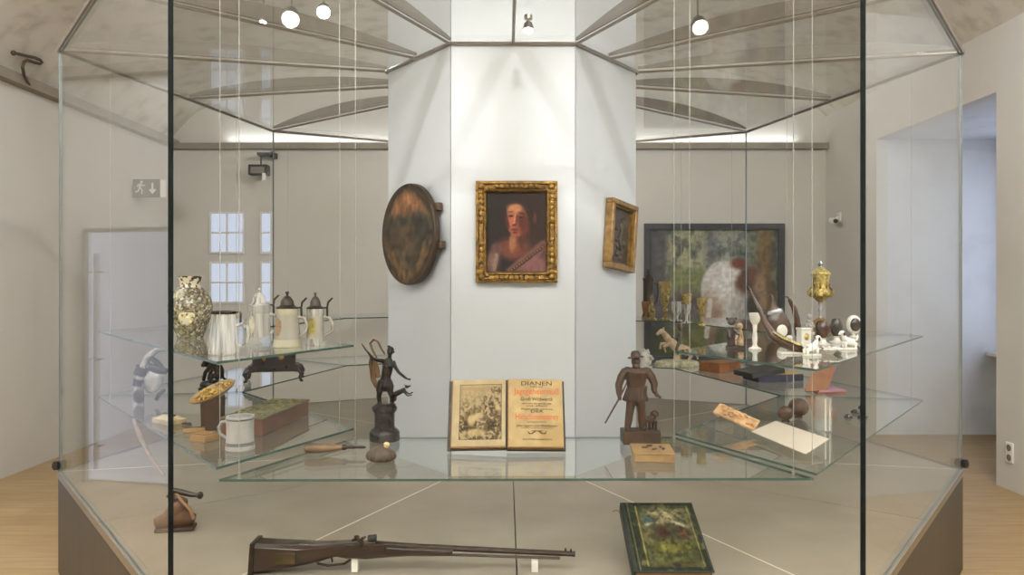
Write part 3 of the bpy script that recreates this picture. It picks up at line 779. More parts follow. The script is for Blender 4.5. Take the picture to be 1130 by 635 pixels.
for zz in (27, -13.5):
    MB().box((RT*math.sqrt(max(0, 1-(zz*k/RT)**2))-.005, -.03, zz*k), (.07, .035, 8.5*k)).build('batten', M_WOODC, o, bevel=.004)
MB().tube([(0, 0, .2), (0, -.035, .2)], .012, 10).build('peg', M_STEEL, o)

# ---- small tilted box frame on the right face
fa = Vector(hv(RC, 25.714)); fb = Vector(hv(RC, 77.143)); t = (fb-fa).normalized(); nr = Vector((math.sin(R_(51.43+ROT)), -math.cos(R_(51.43+ROT)), 0))
pc = fa+t*.44
c = Vector((pc.x, pc.y, EYE-(261-HY)/F*4.39))+nr*.002
o = thing('framed_relief', 'small pale gilt box frame with dark relief, hung askew on the column', 'framed relief', c, R_(51.43+ROT))
W, H, dp, fw = .30, .405, .052, .030; TM = Ry(6.5)
f = MB()
for (a, b, cc, dd) in ((0, H/2-fw/2, W, fw), (0, -H/2+fw/2, W, fw), (-W/2+fw/2, 0, fw, H-2*fw), (W/2-fw/2, 0, fw, H-2*fw)):
    f.box((a, -dp/2-.004, b), (cc, dp, dd), TM)
f.build('frame', M_FRAMEPALE, o, bevel=.005)
f = MB(); iw = .012
for (a, b, cc, dd) in ((0, H/2-fw-iw/2, W-2*fw, iw), (0, -H/2+fw+iw/2, W-2*fw, iw), (-W/2+fw+iw/2, 0, iw, H-2*fw), (W/2-fw-iw/2, 0, iw, H-2*fw)):
    f.box((a, -.022, b), (cc, .03, dd), TM)
f.build('inner_moulding', M_FRAMEGOLD, o, smooth=False)
f = MB().box((0, -.012, 0), (W-2*fw, .012, H-2*fw), TM)
rs = random.Random(3)
for i in range(16):
    f.ball((rs.uniform(-.07, .07), -.019, rs.uniform(-.14, .08)), (rs.uniform(.012, .035), .008, rs.uniform(.008, .02)), 8, TM, (0, rs.uniform(-1, 1), 0))
f.ball((.025, -.02, .095), (.013, .012, .017), 10, TM).ball((.02, -.02, .055), (.02, .012, .035), 10, TM)
f.tube([(.02, -.02, .03), (.0, -.02, -.02), (.025, -.02, -.08)], .011, 8, TM).tube([(.03, -.02, .07), (.055, -.02, .12)], .006, 8, TM)
f.build('relief', mat('relief_bronze', rgb(78, 68, 58), .45, .3, rgb(54, 46, 40), 30), o)

# ================================================================== FRONT SHELF
def loc_on(px_, py_, z):
    g = G(px_, py_, z); g.z += .0006; return g, g.y/F
# ---- open book
g, k = loc_on(559, 501.5, ZF)
o = thing('open_book', 'large old open book with engraving and red and black title page', 'book', g)
TL = math.atan2(.906, .42)
BM = T(0, 0, .018) @ Rx(math.degrees(TL)-90)          # local: x right, z up the page, -y toward the viewer, tilted back
pw, ph = .228, .290
def slab(x0_, x1_, y0_, y1_, z0_, z1_): return ((x0_+x1_)/2, (y0_+y1_)/2, (z0_+z1_)/2), (x1_-x0_, y1_-y0_, z1_-z0_)
MB().box(*slab(-pw-.012, .006, .006, .012, -.002, ph), M=BM @ T(0, 0, 0) @ Rz(-4)).build('left_cover', M_COVER, o, bevel=.002)
MB().box(*slab(.002, pw+.012, .030, .036, 0, ph+.004), M=BM @ Rz(2)).build('right_cover', M_COVER, o, bevel=.002)
MB().box(*slab(-pw+.004, -.004, -.012, .006, .006, ph-.004), M=BM @ Rz(-4)).build('left_page_block', M_PAGES, o, smooth=False)
MB().box(*slab(.004, pw, -.010, .030, .006, ph-.002), M=BM @ Rz(2)).build('right_page_block', M_PAGES, o, smooth=False)
LM = BM @ Rz(-4) @ T(-pw/2+.002, -.0135, ph/2+.004); RM = BM @ Rz(2) @ T(pw/2+.004, -.0115, ph/2+.004)
P = Pic(pw-.012, ph-.016, 150, 190).fill((180, 161, 128)); 
inn = (P.U > .13)*(P.U < .93)*(P.V > .09)*(P.V < .93)
n = fbm(P.U, P.V, 12, 31); n2 = fbm(P.U, P.V, 34, 40)
pic = np.zeros_like(P.C); pic[:] = np.array((166, 146, 112))/255.
def pm(mm, cc): 
    global pic
    pic = pic*(1-mm[..., None])+np.array(cc)/255.*mm[..., None]
pm(sst(.42, .6, n)*sst(.75, .3, P.V)*.9, (92, 78, 56)); pm(sst(.5, .6, n2)*.65*sst(.95, .4, P.V), (70, 58, 44)); pm(sst(.60, .9, P.V)*.45*sst(.35, .65, fbm(P.U*.5, P.V*3, 5, 4)), (140, 120, 88))
for (a, b, ra, rb) in ((.83, .62, .08, .12), (.72, .58, .05, .2), (.62, .62, .03, .18), (.82, .83, .12, .06), (.2, .3, .12, .1), (.78, .3, .12, .08)):
    e = np.hypot((P.U-a)/ra, (P.V-b)/rb); pm((1-sst(.7, 1.2, e))*.6*sst(.35, .6, n2), (60, 50, 38))
for (a, b, ra, rb) in ((.36, .38, .08, .09), (.85, .58, .05, .07), (.5, .45, .1, .05), (.45, .2, .2, .06)):
    e = np.hypot((P.U-a)/ra, (P.V-b)/rb); pm((1-sst(.6, 1.2, e))*.75, (186, 164, 120))
brd = inn*(1-((P.U > .145)*(P.U < .915)*(P.V > .1)*(P.V < .918)))
pm(brd*.8, (84, 70, 50))
P.C = np.where(inn[..., None], pic, P.C); P.noise(8, .08, 2); P.C *= .93
P.build('engraving_page', M_PAPERPIC, o, LM, thick=.0008)
P = Pic(pw-.008, ph-.012, 30, 40).fill((182, 158, 116)); P.noise(6, .12, 12); P.ell(.9, .1, .3, .3, (168, 138, 92), .9, op=.6); P.C *= .92
P.build('title_page', M_PAPERPIC, o, RM, thick=.0008)
M_INK = mat('black_ink', rgb(66, 48, 32), .9); M_RED = mat('red_ink', rgb(196, 92, 54), .9)
def lettering(name, txt, size, x, z, m, par, M, wide=None, ext=.0002):
    cu = bpy.data.curves.new(name, 'FONT'); cu.body = txt; cu.size = size; cu.align_x = 'CENTER'; cu.align_y = 'CENTER'; cu.extrude = ext
    cu.materials.append(m); t_ = bpy.data.objects.new(name, cu); COL.objects.link(t_); t_.parent = par
    if wide:
        bpy.context.view_layer.update(); wcur = max(t_.dimensions.x, 1e-4); sx = wide/wcur
    else: sx = 1
    t_.matrix_basis = M @ T(x, -.0008, z) @ Rx(90) @ Matrix.Diagonal((sx, 1, 1, 1))
    bpy.context.view_layer.update()
    me = bpy.data.meshes.new_from_object(t_.evaluated_get(bpy.context.evaluated_depsgraph_get()))
    n_ = bpy.data.objects.new(name, me); COL.objects.link(n_); n_.parent = par; n_.matrix_basis = t_.matrix_basis.copy()
    bpy.data.objects.remove(t_); return n_
hh = ph-.012; U = lambda v: (.5-v)*hh
for txt, sz, v, wd, m_ in (('DIANEN', .024, .068, .125, M_INK), ('Hohe und', .012, .115, .05, M_INK), ('Jagtgeheimnüß', .036, .19, .185, M_RED), ('Groß Wildwerck', .021, .305, .132, M_INK),
                           ('darinnen die gantze Jagt', .010, .37, .12, M_INK), ('mit allem', .009, .405, .085, M_INK), ('Wissenschafft und Kunst', .010, .455, .13, M_INK), ('DER', .014, .49, .05, M_INK),
                           ('Hirschmeisterey', .034, .57, .175, M_RED), ('zu Nutz und Ehren', .008, .645, .075, M_INK), ('allen Jägern und Weidleuten', .013, .70, .165, M_INK), ('KOPPENHAGEN', .009, .90, .115, M_INK)):
    lettering('title_lettering', txt, sz, .004, U(v), m_, o, RM, wd)
m = MB()
for sx in (-1, 1):
    for i in range(5):
        a = i*.5; m.tube([RM @ Vector((.004+sx*(.006+.006*i), -.0008, U(.80)+.007*math.sin(a*2+1))), RM @ Vector((.004+sx*(.013+.006*i), -.0008, U(.80)-.007*math.sin(a*2)))], .0012, 5)
m.tube([RM @ Vector((-.02, -.0008, U(.775))), RM @ Vector((.028, -.0008, U(.775)))], .001, 5).tube([RM @ Vector((-.06, -.0008, U(.735))), RM @ Vector((.068, -.0008, U(.735)))], .0006, 5)
m.build('printed_ornament', M_INK, o)

# ---- huntress statuette
g, k = loc_on(424.5, 486, ZF)
def pp(x, y, dy=0, cx=424.5, by=486): return Vector(((x-cx)*k, dy, (by-y)*k))
o = thing('huntress_statuette', 'dark bronze statuette of a huntress with bow and leaping hound on round pedestal', 'statuette', g)
r = k
MB().solid([(16.5*r, 0), (16.8*r, 2*r), (16.5*r, 9*r), (15*r, 11*r), (13.5*r, 12.5*r), (11.5*r, 14*r), (11*r, 16*r), (11*r, 29*r), (12*r, 31*r), (13.5*r, 33*r), (14*r, 36*r), (12.5*r, 38*r), (9*r, 40*r)], 32).build('pedestal', mat('black_marble', rgb(30, 27, 27), .18, 0, rgb(44, 38, 36), 14), o)
b = MB()
b.ball(pp(424, 448.5), (11*r, 9*r, 3*r), 16)                                                        # rocky ground
b.tube([pp(419, 446), pp(418, 438), pp(420, 428)], [2.3*r, 2.7*r, 4.2*r], 10)                          # left leg
b.tube([pp(433, 446), pp(432.5, 437, -.01), pp(428.5, 426)], [2.2*r, 2.7*r, 4.4*r], 10)                  # right leg
b.tube([pp(433, 446), pp(436, 447, -3*r)], [2*r, 1.6*r], 8).tube([pp(419, 446), pp(416, 447, -3*r)], [2*r, 1.6*r], 8)
b.tube([pp(425, 432), pp(425, 424), pp(426, 416), pp(427.5, 408), pp(428.5, 401), pp(429.5, 396)], [8*r, 7.4*r, 5.4*r, 6*r, 6.2*r, 3.2*r], 14, flat=.75)
b.tube([pp(429.5, 397), pp(430.5, 391)], [2.3*r, 2.0*r], 10)
b.ball(pp(430.5, 388.5, -.5*r), (3.5*r, 4*r, 4.6*r), 14); b.ball(pp(430.8, 389, -4.4*r), (.8*r, 1*r, 1.3*r), 8)
b.ball(pp(426, 404, -4*r), (2.4*r, 2*r, 2.2*r), 8).ball(pp(431, 404, -4*r), (2.4*r, 2*r, 2.2*r), 8)
b.tube([pp(433.5, 399), pp(437, 406, -2*r), pp(440.5, 411, -3*r), pp(446, 415, -5*r), pp(449.5, 417.5, -6*r)], [2.6*r, 2.2*r, 1.9*r, 1.6*r, 1.3*r], 8)
b.ball(pp(451, 418, -6*r), (1.7*r, 1.2*r, 1.1*r), 8)
for i, (dx, dz) in enumerate(((3, .8), (3.4, 0), (3.2, -.8), (2.6, -1.5))): b.tube([pp(451, 418, -6*r), pp(451+dx, 418-dz, -6*r-i*.4*r)], [.7*r, .5*r], 6)
b.tube([pp(424, 399), pp(418, 398, -2*r), pp(413, 396, -4*r), pp(409.5, 392, -5*r)], [2.6*r, 2.1*r, 1.8*r, 1.5*r], 8); b.ball(pp(408.5, 390.5, -5*r), (1.6*r, 1.5*r, 1.9*r), 8)
blob(b.build('body', M_BRONZE, o), .0021, 2)
h = MB().ball(pp(430.8, 386.5, 1*r), (3.9*r, 4*r, 3.8*r), 14).ball(pp(433, 389, 4*r), (2*r, 2*r, 2*r), 10).ball(pp(429, 382.6), (2*r, 1*r, 1.2*r), 8)
h.build('hair', M_BRONZE, o)
s = MB()
for i in range(12):
    a = 2*math.pi*i/12; c0, s0 = math.cos(a), math.sin(a)
    s.tube([pp(425+5.2*c0, 420, 4.4*r*s0), pp(424.7+7.4*c0, 427, 5.8*r*s0), pp(424.5+(8.2+(i % 2))*c0, 431+(i % 3), 6.4*r*s0)], [2.2*r, 2.8*r, 1.4*r], 8)
blob(s.build('tunic_skirt', M_BRONZE, o), .0023, 1)
MB().tube([pp(400, 379, -5*r), pp(404, 385, -5.4*r), pp(409, 391, -5.5*r), pp(411.5, 398, -5.4*r), pp(411.5, 406, -5*r)], [.5*r, .9*r, 1.1*r, .9*r, .5*r], 8).build('bow', M_BRONZE, o)
d = MB()
d.tube([pp(415, 396, 5*r), pp(410, 388, 7*r), pp(407, 380, 8*r), pp(411, 375.5, 8*r), pp(416, 378, 7*r), pp(420, 386, 6*r), pp(424, 392, 5*r)], [1.6*r, 2*r, 2.2*r, 2.4*r, 2.2*r, 2*r, 1.5*r], 10, flat=.6)
d.tube([pp(409, 393, 6*r), pp(408.5, 402, 7*r), pp(411, 412, 8*r), pp(410.5, 420, 8*r), pp(414, 427, 7*r), pp(419, 433, 5*r)], [1.8*r, 3.4*r, 4.6*r, 3.4*r, 2.8*r, 1.8*r], 12, flat=.5)
d.tube([pp(413, 398, 6*r), pp(414, 408, 7*r), pp(417, 418, 6*r)], [2*r, 3.4*r, 2.4*r], 10, flat=.5)
blob(d.build('drapery', mat('brown_bronze', rgb(116, 92, 64), .4, .5, rgb(84, 62, 40), 30, bump=.2), o), .0022, 2)['label'] = 'lighter brown swirling drapery'
d = MB()
d.tube([pp(435, 436, -1*r), pp(439, 434, -2*r), pp(444, 431.5, -3*r), pp(447.5, 429, -3.5*r)], [3*r, 3.2*r, 2.7*r, 2*r], 10)
d.ball(pp(449.5, 426.8, -3.5*r), (2.4*r, 1.8*r, 1.9*r), 10).tube([pp(450, 426.8, -3.5*r), pp(454, 425.4, -3.8*r)], [1.4*r, .8*r], 8)
d.tube([pp(448.5, 425.5, -4.5*r), pp(446.5, 424, -5*r)], [.8*r, .4*r], 6).tube([pp(447, 431, -4.4*r), pp(452, 434.5, -5*r), pp(456.5, 432.5, -5*r)], [1.2*r, .9*r, .7*r], 8)
d.tube([pp(446, 432.5, -2*r), pp(450, 437, -2*r), pp(455, 436, -2*r)], [1.2*r, .9*r, .7*r], 8)
d.tube([pp(437, 436, -3*r), pp(434, 441, -2*r), pp(430, 443.5, -2*r)], [2*r, 1.3*r, .9*r], 8).tube([pp(436, 437, 1*r), pp(436, 442, 2*r), pp(433, 445, 2*r)], [2*r, 1.3*r, 1*r], 8)
d.tube([pp(434.5, 435, 0), pp(431, 434, 1*r), pp(427, 436, 2*r)], [.9*r, .6*r, .4*r], 6)
blob(d.build('hound', M_BRONZE, o), .0016, 1)

# ---- wooden hunter with dog
g, k = loc_on(706.5, 488.5, ZF)
def pp(x, y, dy=0, cx=706.5, by=488.5): return Vector(((x-cx)*k, dy, (by-y)*k))
r = k
o = thing('hunter_figure', 'carved brown wooden hunter in a hat with staff and small dog on block', 'wood carving', g)
MB().box((0, 0, 7*r), (41*r, 26*r, 14*r)).build('base_block', M_WOODC, o, bevel=.003)
b = MB()
b.tube([pp(692, 473, -2*r), pp(693.5, 465, -1*r), pp(694.5, 457, -1*r), pp(696.5, 445), pp(698, 437)], [3.4*r, 4.2*r, 4.5*r, 5.4*r, 6*r], 12)
b.tube([pp(709, 473, 2*r), pp(708.5, 465, 2*r), pp(708.3, 457, 1*r), pp(707, 445), pp(705.5, 437)], [3.4*r, 4.3*r, 4.6*r, 5.4*r, 6*r], 12)
b.tube([pp(692.5, 472.5, -1*r), pp(690, 473, -8*r)], [3*r, 2.3*r], 10).tube([pp(709, 472.5, 1*r), pp(710, 473, -6*r)], [3*r, 2.3*r], 10)
b.tube([pp(701.5, 442), pp(701.5, 436), pp(701.8, 428), pp(702, 418), pp(702.3, 411), pp(702.5, 406)], [12.2*r, 11*r, 9.6*r, 11.6*r, 12.6*r, 6.2*r], 16, flat=.64)
b.ball(pp(692.5, 410), (5.6*r, 5*r, 5.2*r), 12).ball(pp(712.5, 410), (5*r, 4.4*r, 4.6*r), 12)
b.tube([pp(691, 409), pp(685.5, 417, -1*r), pp(682.5, 425, -2*r), pp(682.5, 432, -4*r), pp(683, 436.5, -5*r)], [5*r, 4.8*r, 4.2*r, 3.5*r, 2.9*r], 10)
b.ball(pp(683, 438.5, -5.4*r), (2.5*r, 2.3*r, 2.8*r), 10)
for i in range(4): b.tube([pp(681.5, 437.2+i*1.1, -7*r), pp(684.6, 437.4+i*1.1, -8*r)], .75*r, 6)
b.tube([pp(713, 409), pp(718.5, 416, -1*r), pp(721.8, 424, -2*r), pp(721, 430, -4*r), pp(722, 433, -6*r)], [5*r, 4.8*r, 4.2*r, 3.4*r, 2.8*r], 10)
b.ball(pp(723.2, 434.8, -6.5*r), (2.4*r, 2.3*r, 2.7*r), 10)
for i in range(4): b.tube([pp(722, 433.4+i*1.1, -8.4*r), pp(725, 433.8+i*1.1, -8.6*r)], .75*r, 6)
b.tube([pp(702, 408), pp(702, 401)], [4.4*r, 4.2*r], 10)
b.ball(pp(701.5, 399, -.6*r), (5.2*r, 5.4*r, 6.2*r), 14).ball(pp(701.5, 399.5, -5.4*r), (1.1*r, 1.4*r, 1.6*r), 8).ball(pp(701.5, 404, -3.8*r), (3.6*r, 2.6*r, 3.4*r), 10)
b.ball(pp(697.4, 399, 0), (.8*r, 1.2*r, 1.5*r), 6).ball(pp(705.6, 399, 0), (.8*r, 1.2*r, 1.5*r), 6)
b.ball(pp(699.7, 397.6, -4.6*r), (.9*r, .5*r, .45*r), 6).ball(pp(703.4, 397.6, -4.6*r), (.9*r, .5*r, .45*r), 6)
blob(b.build('body', M_WOODC, o), .0022, 2)
MB().solid([(8.8*r, 0), (9*r, .9*r), (5.8*r, 1.5*r), (5.5*r, 2*r), (5*r, 5*r), (3.6*r, 7.4*r), (1.4*r, 7.9*r)], 24, T(*pp(701.5, 395.2)) @ Ry(-6)).build('hat', M_WOODC, o)
c = MB()
for i in range(14):
    a = 2*math.pi*i/14; c.tube([pp(701.8+8*math.cos(a), 428, 5.2*r*math.sin(a)), pp(701.4+(12+.8*(i % 2))*math.cos(a), 442+(i % 3)*.6, 7.6*r*math.sin(a))], [2*r, 2.5*r], 8)
blob(c.build('coat_skirt', M_WOODC, o), .0022, 1)
MB().tube([pp(693.5, 420, 2*r), pp(683, 438, -6.4*r), pp(666, 465, -14*r)], [.8*r, 1.1*r, .8*r], 8).build('staff', M_WOODC, o)
MB().tube([pp(721.5, 431.5, -7.2*r), pp(727.5, 438.5, -7.6*r)], [.9*r, 1.6*r], 8).build('horn_grip', M_WOODC, o)
MB().tube([pp(712.5, 426, -4*r), pp(711, 442, -6*r)], [1.2*r, .7*r], 8).build('hunting_knife', M_WOODC, o)
d = MB()
d.tube([pp(714.5, 464.5, 1*r), pp(719, 463, 0), pp(721.5, 459, -1*r)], [4.4*r, 4.6*r, 3.4*r], 12)
d.ball(pp(722, 456, -2*r), (3.6*r, 3.4*r, 3.4*r), 12).tube([pp(722.5, 456.6, -4*r), pp(723.4, 457.6, -8*r)], [2*r, 1.4*r], 8)
d.tube([pp(719, 455, -1*r), pp(718, 459.5, -1*r)], [1.4*r, 1*r], 6).tube([pp(725, 455, -1*r), pp(726, 459.5, -1*r)], [1.4*r, 1*r], 6)
for x_, y_ in ((713, 3), (716, -3), (721, 3), (723, -4)): d.tube([pp(x_, 464, y_*r), pp(x_, 474.5, y_*r)], [2*r, 1.3*r], 8)
d.tube([pp(711.5, 463, 1*r), pp(709.5, 459, 3*r)], [1.2*r, .6*r], 6)
blob(d.build('dog', M_WOODC, o), .0018, 1)

# ---- powder flask, left of the front shelf
g, k = loc_on(370, 502, ZF); r = k
o = thing('priming_flask', 'slender brown horn flask tapering to a dark tip, lying left on front shelf', 'powder flask', g)
MB().tube([(-35*r, 0, 6.6*r), (-33*r, 0, 6.6*r), (-27*r, 0, 7*r), (-16*r, 0, 7*r), (-4*r, 0, 7.4*r), (8*r, 0, 7.8*r)], [1.5*r, 5*r, 6.6*r, 6*r, 4.6*r, 3*r], 18, flat=.9).build('body', mat('horn_brown', rgb(116, 92, 64), .4, 0, rgb(62, 48, 36), 14, stretch=(.5, 3, 3), bump=.15), o)
MB().tube([(8*r, 0, 7.8*r), (12*r, 0, 7.8*r), (13*r, 0, 7.9*r), (27*r, 0, 8*r)], [3.2*r, 3*r, 1.8*r, 1.3*r], 12).build('nozzle', M_IRON, o)
MB().tube([(27*r, 0, 8*r), (33.5*r, 0, 8*r)], [1.7*r, 1.2*r], 10).build('tip', M_BLACK, o)
MB().box((20*r, 0, 3.4*r), (2*r, 6*r, 6.6*r)).build('support', M_GLASS, o, smooth=False)
# ---- ribbed shell flask
g, k = loc_on(420.5, 509.5, ZF); r = k
o = thing('shell_flask', 'ribbed brown shell-shaped flask with pale knob in front of bronze huntress', 'powder flask', g)
b = MB(); bm_ = []
seg = 48
prof = [(0, 0), (11, .3), (15.2, 2.6), (16.4, 6), (14.6, 10.4), (10, 14), (5, 16.6), (0, 17.4)]
rings = []
for (rr, z) in prof:
    if rr == 0: rings.append([b.bm.verts.new((0, 0, z*r))])
    else: rings.append([b.bm.verts.new((rr*r*(1+.05*math.cos(14*2*math.pi*i/seg))*math.cos(2*math.pi*i/seg), .75*rr*r*(1+.05*math.cos(14*2*math.pi*i/seg))*math.sin(2*math.pi*i/seg), z*r)) for i in range(seg)])
for A_, B_ in zip(rings, rings[1:]):
    for i in range(seg):
        j = (i+1) % seg
        if len(A_) == 1: b._f([A_[0], B_[j], B_[i]])
        elif len(B_) == 1: b._f([A_[i], A_[j], B_[0]])
        else: b._f([A_[i], A_[j], B_[j], B_[i]])
b.build('body', mat('shell_brown', rgb(88, 72, 58), .45, 0, rgb(54, 42, 34), 40, bump=.2), o)
MB().solid([(3.4*r, 0), (2.4*r, 1.5*r), (3.6*r, 4*r), (2.2*r, 6*r)], 14, T(5*r, 0, 15*r) @ Ry(20)).build('stopper', M_PAPER, o)
# ---- little inlaid box
g, k = loc_on(722.5, 511, ZF); r = k
o = thing('inlaid_box', 'low honey-coloured inlaid wooden box in front of the hunter carving', 'box', g, R_(-4))
MB().box((0, 24*r, 4.2*r), (44*r, 48*r, 8.4*r)).build('box_body', M_WOODL, o, bevel=.002)
MB().box((0, 24*r, 9.4*r), (46*r, 50*r, 2*r)).build('lid', M_WOODL, o, bevel=.002)
m = MB()
for x_, y_, a_ in ((-8, 26, 0), (2, 18, 40), (10, 30, 90), (-2, 34, 20), (12, 20, 70)):
    m.ball((x_*r, y_*r, 11*r), (4.4*r, 2*r, 1.3*r), 8, None, (0, 0, R_(a_)))
m.build('dark_inlay', M_COVER, o)['label'] = 'dark carved ornament on the lid'

# ================================================================== ON THE PLINTH
g, k = loc_on(457, 631, ZP); r = k
# ---- rifle
o = thing('flintlock_rifle', 'long antique hunting rifle with dark carved stock lying on the plinth', 'rifle', (0, g.y+.0, ZP+.001))
def q(x, y): return ((x-565)*r, (632-y)*r)          # x, z
up = .012
prof = [(281, 611), (300, 612), (330, 613.5), (352, 614.5), (372, 613), (392, 612), (420, 614.5), (452, 617), (500, 619), (500, 625), (452, 626.5), (425, 628), (405, 630), (385, 629.5), (372, 627), (352, 632), (328, 637), (300, 642), (284, 644), (279, 636)]
off = (644-632)*r+.004
st = MB(); n = len(prof)
ring0 = []
for sgn, sc in ((-1, .72), (-.7, 1), (.7, 1), (1, .72)):
    cxs = [q(*p_) for p_ in prof]; row = []
    for (x_, z_), (pxx, _) in zip(cxs, prof):
        tw = 13*r if pxx < 360 else 9*r
        cz = (632-(626 if pxx < 340 else 621))*r
        row.append(st.bm.verts.new((x_, sgn*tw, cz+(z_-cz)*sc+off)))
    ring0.append(row)
st._f(ring0[0]); st._f(ring0[-1][::-1])
for A_, B_ in zip(ring0, ring0[1:]):
    for i in range(n): st._f([A_[i], A_[(i+1) % n], B_[(i+1) % n], B_[i]])
st.build('stock', M_WOODM, o, bevel=.002)
X = lambda px_: (px_-565)*r
Z = lambda py_: (632-py_)*r+off
MB().prism([(X(278), Z(645)), (X(283.5), Z(645)), (X(285), Z(610.5)), (X(280.5), Z(610.5))], -14*r, 14*r, Rx(90)).build('butt_plate', M_IRON, o)
MB().box((X(318), -12.2*r, Z(627)), (22*r, 2*r, 12*r)).build('patch_box', mat('old_brass', rgb(92, 80, 48), .4, .6, rgb(60, 52, 34), 30), o, bevel=.002)
MB().tube([(X(412), 0, Z(615.5)), (X(460), 0, Z(618.3)), (X(633), 0, Z(626.2))], [4.2*r, 3.6*r, 3*r], 8).build('barrel', M_IRON, o)
MB().tube([(X(633), 0, Z(626.2)), (X(634.5), 0, Z(626.3))], 3.3*r, 8).build('muzzle_ring', M_BLACK, o)
MB().box((X(624), 0, Z(621.6)), (2*r, 1.4*r, 3.4*r)).box((X(630), 0, Z(622)), (2*r, 1.4*r, 2.4*r)).build('front_sight', M_IRON, o, smooth=False)
MB().tube([(X(425), -2*r, Z(627)), (X(500), -1*r, Z(626.8)), (X(618), 0, Z(631))], 1.5*r, 8).build('ramrod', M_WOODM, o)
m = MB().box((X(406), -9.5*r, Z(617)), (44*r, 2.4*r, 8*r))
m.tube([(X(391), -10*r, Z(608)), (X(396), -10.5*r, Z(605)), (X(401), -10.5*r, Z(609)), (X(400), -10*r, Z(615))], [1.4*r, 2.2*r, 2.4*r, 2.6*r], 8)
m.ball((X(396), -10.5*r, Z(604)), (3.4*r, 2*r, 2.4*r), 8).tube([(X(401), -10.5*r, Z(606)), (X(406), -10.5*r, Z(603.5))], [2*r, 1.2*r], 8)
m.tube([(X(404), -11*r, Z(611)), (X(416), -11*r, Z(609.5))], [1.6*r, 1.6*r], 8)
m.build('flintlock', M_IRON, o)
m = MB().tube([(X(408), -10*r, Z(605.5)), (X(417), -10*r, Z(605))], [3.6*r, 3.9*r], 12).ball((X(412), -10*r, Z(608)), (3*r, 2.4*r, 3*r), 8).build('cock_screw', M_BLACK, o)
MB().tube([(X(349), 0, Z(630)), (X(351), 0, Z(637)), (X(362), 0, Z(639)), (X(380), 0, Z(637)), (X(392), 0, Z(629))], [1.4*r, 1.6*r, 1.4*r, 1.4*r, 1.6*r], 8).build('trigger_guard', M_IRON, o)
MB().tube([(X(365), 0, Z(628)), (X(367), 0, Z(635))], 1*r, 6).build('trigger', M_IRON, o)
for px_ in (392, 590):
    tz = Z(630.2) if px_ < 500 else Z(632.4)
    o2 = MB().box((X(px_), g.y, ZP+.001+tz/2), (7*r, 8*r, max(tz-.001, .006))).build('rifle_rest', M_WHITEP, smooth=False, bevel=.001)
    tag(o2, 'small white block under the rifle '+('lock' if px_ < 500 else 'barrel near its muzzle'), 'rest', 'rests under the rifle')
# ---- green book
o = thing('green_book', 'dark green gilt-decorated book propped up on the plinth', 'book', (.565, 2.60, ZP+.002))
BT = Rx(23); W, L, th = .282, .365, .048
# local: x across, y up the cover, z out of the cover; the lower edge rests on the plinth
GM = T(0, 0, .004) @ BT
M_GREEN = mat('green_cloth', rgb(30, 40, 36), .5, 0, rgb(24, 32, 30), 50)
MB().box((0, L/2, th-.002), (W, L, .004), GM).build('front_cover', M_GREEN, o, bevel=.001)
MB().box((0, L/2, .002), (W, L, .004), GM).build('back_cover', M_GREEN, o, bevel=.001)
MB().box((-W/2+.003, L/2, th/2), (.006, L, th-.002), GM).build('spine', M_GREEN, o, bevel=.002)
MB().box((.002, L/2, th/2), (W-.016, L-.012, th-.009), GM).build('page_block', M_PAGES, o, smooth=False)
P = Pic(W-.022, L-.012, 110, 140).fill((42, 50, 42))
n = fbm(P.U, P.V, 9, 60); n2 = fbm(P.U, P.V, 24, 66)
P.rect(.14, .05, .94, .96, (98, 92, 60), 1, .008); P.rect(.16, .06, .92, .95, (62, 66, 48), 1, .008)
P.ell(.54, .6, .36, .34, (112, 106, 78), .3, wob=.4); P.ell(.54, .52, .30, .24, (74, 70, 52), .4, wob=.5); P.ell(.54, .78, .2, .12, (150, 138, 104), .8)
P.line(.26, .66, .42, .70, .03, (150, 146, 128), .8); P.line(.64, .70, .86, .62, .03, (166, 158, 138), .8); P.ell(.30, .74, .09, .05, (66, 84, 84), .5)
P.ell(.48, .54, .07, .10, (66, 40, 36), .5); P.ell(.77, .52, .07, .07, (92, 56, 46), .6); P.ell(.56, .32, .32, .09, (108, 106, 52), .7, wob=1); P.ell(.5, .16, .32, .08, (86, 88, 50), .8, wob=1)
P.mix(sst(.5, .66, n2)*.5, (36, 38, 30)); P.mix(sst(.58, .75, n)*.4, (146, 132, 84))
P.rect(.03, .0, .05, 1, (118, 112, 80), .7, .004); P.line(.16, .06, .16, .95, .006, (160, 140, 80), .9); P.line(.92, .06, .92, .95, .006, (160, 140, 80), .8); P.rect(.2, .06, .9, .10, (96, 82, 50), .8); P.ell(.55, .08, .06, .03, (60, 44, 46), .4)
P.noise(14, .4, 77); P.C *= .86
P.build('cover_picture', M_PAPERPIC, o, GM @ T(.004, L/2, th+.0012) @ Rx(-90), thick=.0008)
MB().tube([GM @ Vector((-W/2+.004, L-.03, th*.6)), GM @ Vector((-W/2-.02, L-.028, th*.7)), GM @ Vector((-W/2-.03, L-.024, th*.5))], .0015, 6).build('ribbon', mat('red_ribbon', rgb(160, 70, 50), .7), o)
ss = math.sin(R_(23)); cc = math.cos(R_(23))
o2 = MB().prism([(L*.25*cc, 0), (L*.92*cc, 0), (L*.92*cc, L*.92*ss-.002), (L*.25*cc, L*.25*ss-.002)], -.07, .07, T(.565, 2.60, ZP+.0012) @ Matrix(((0, 0, 1, 0), (1, 0, 0, 0), (0, 1, 0, 0), (0, 0, 0, 1)))).build('book_stand', M_GREYP, smooth=False)
tag(o2, 'grey wedge stand hidden under the propped green book', 'book stand')
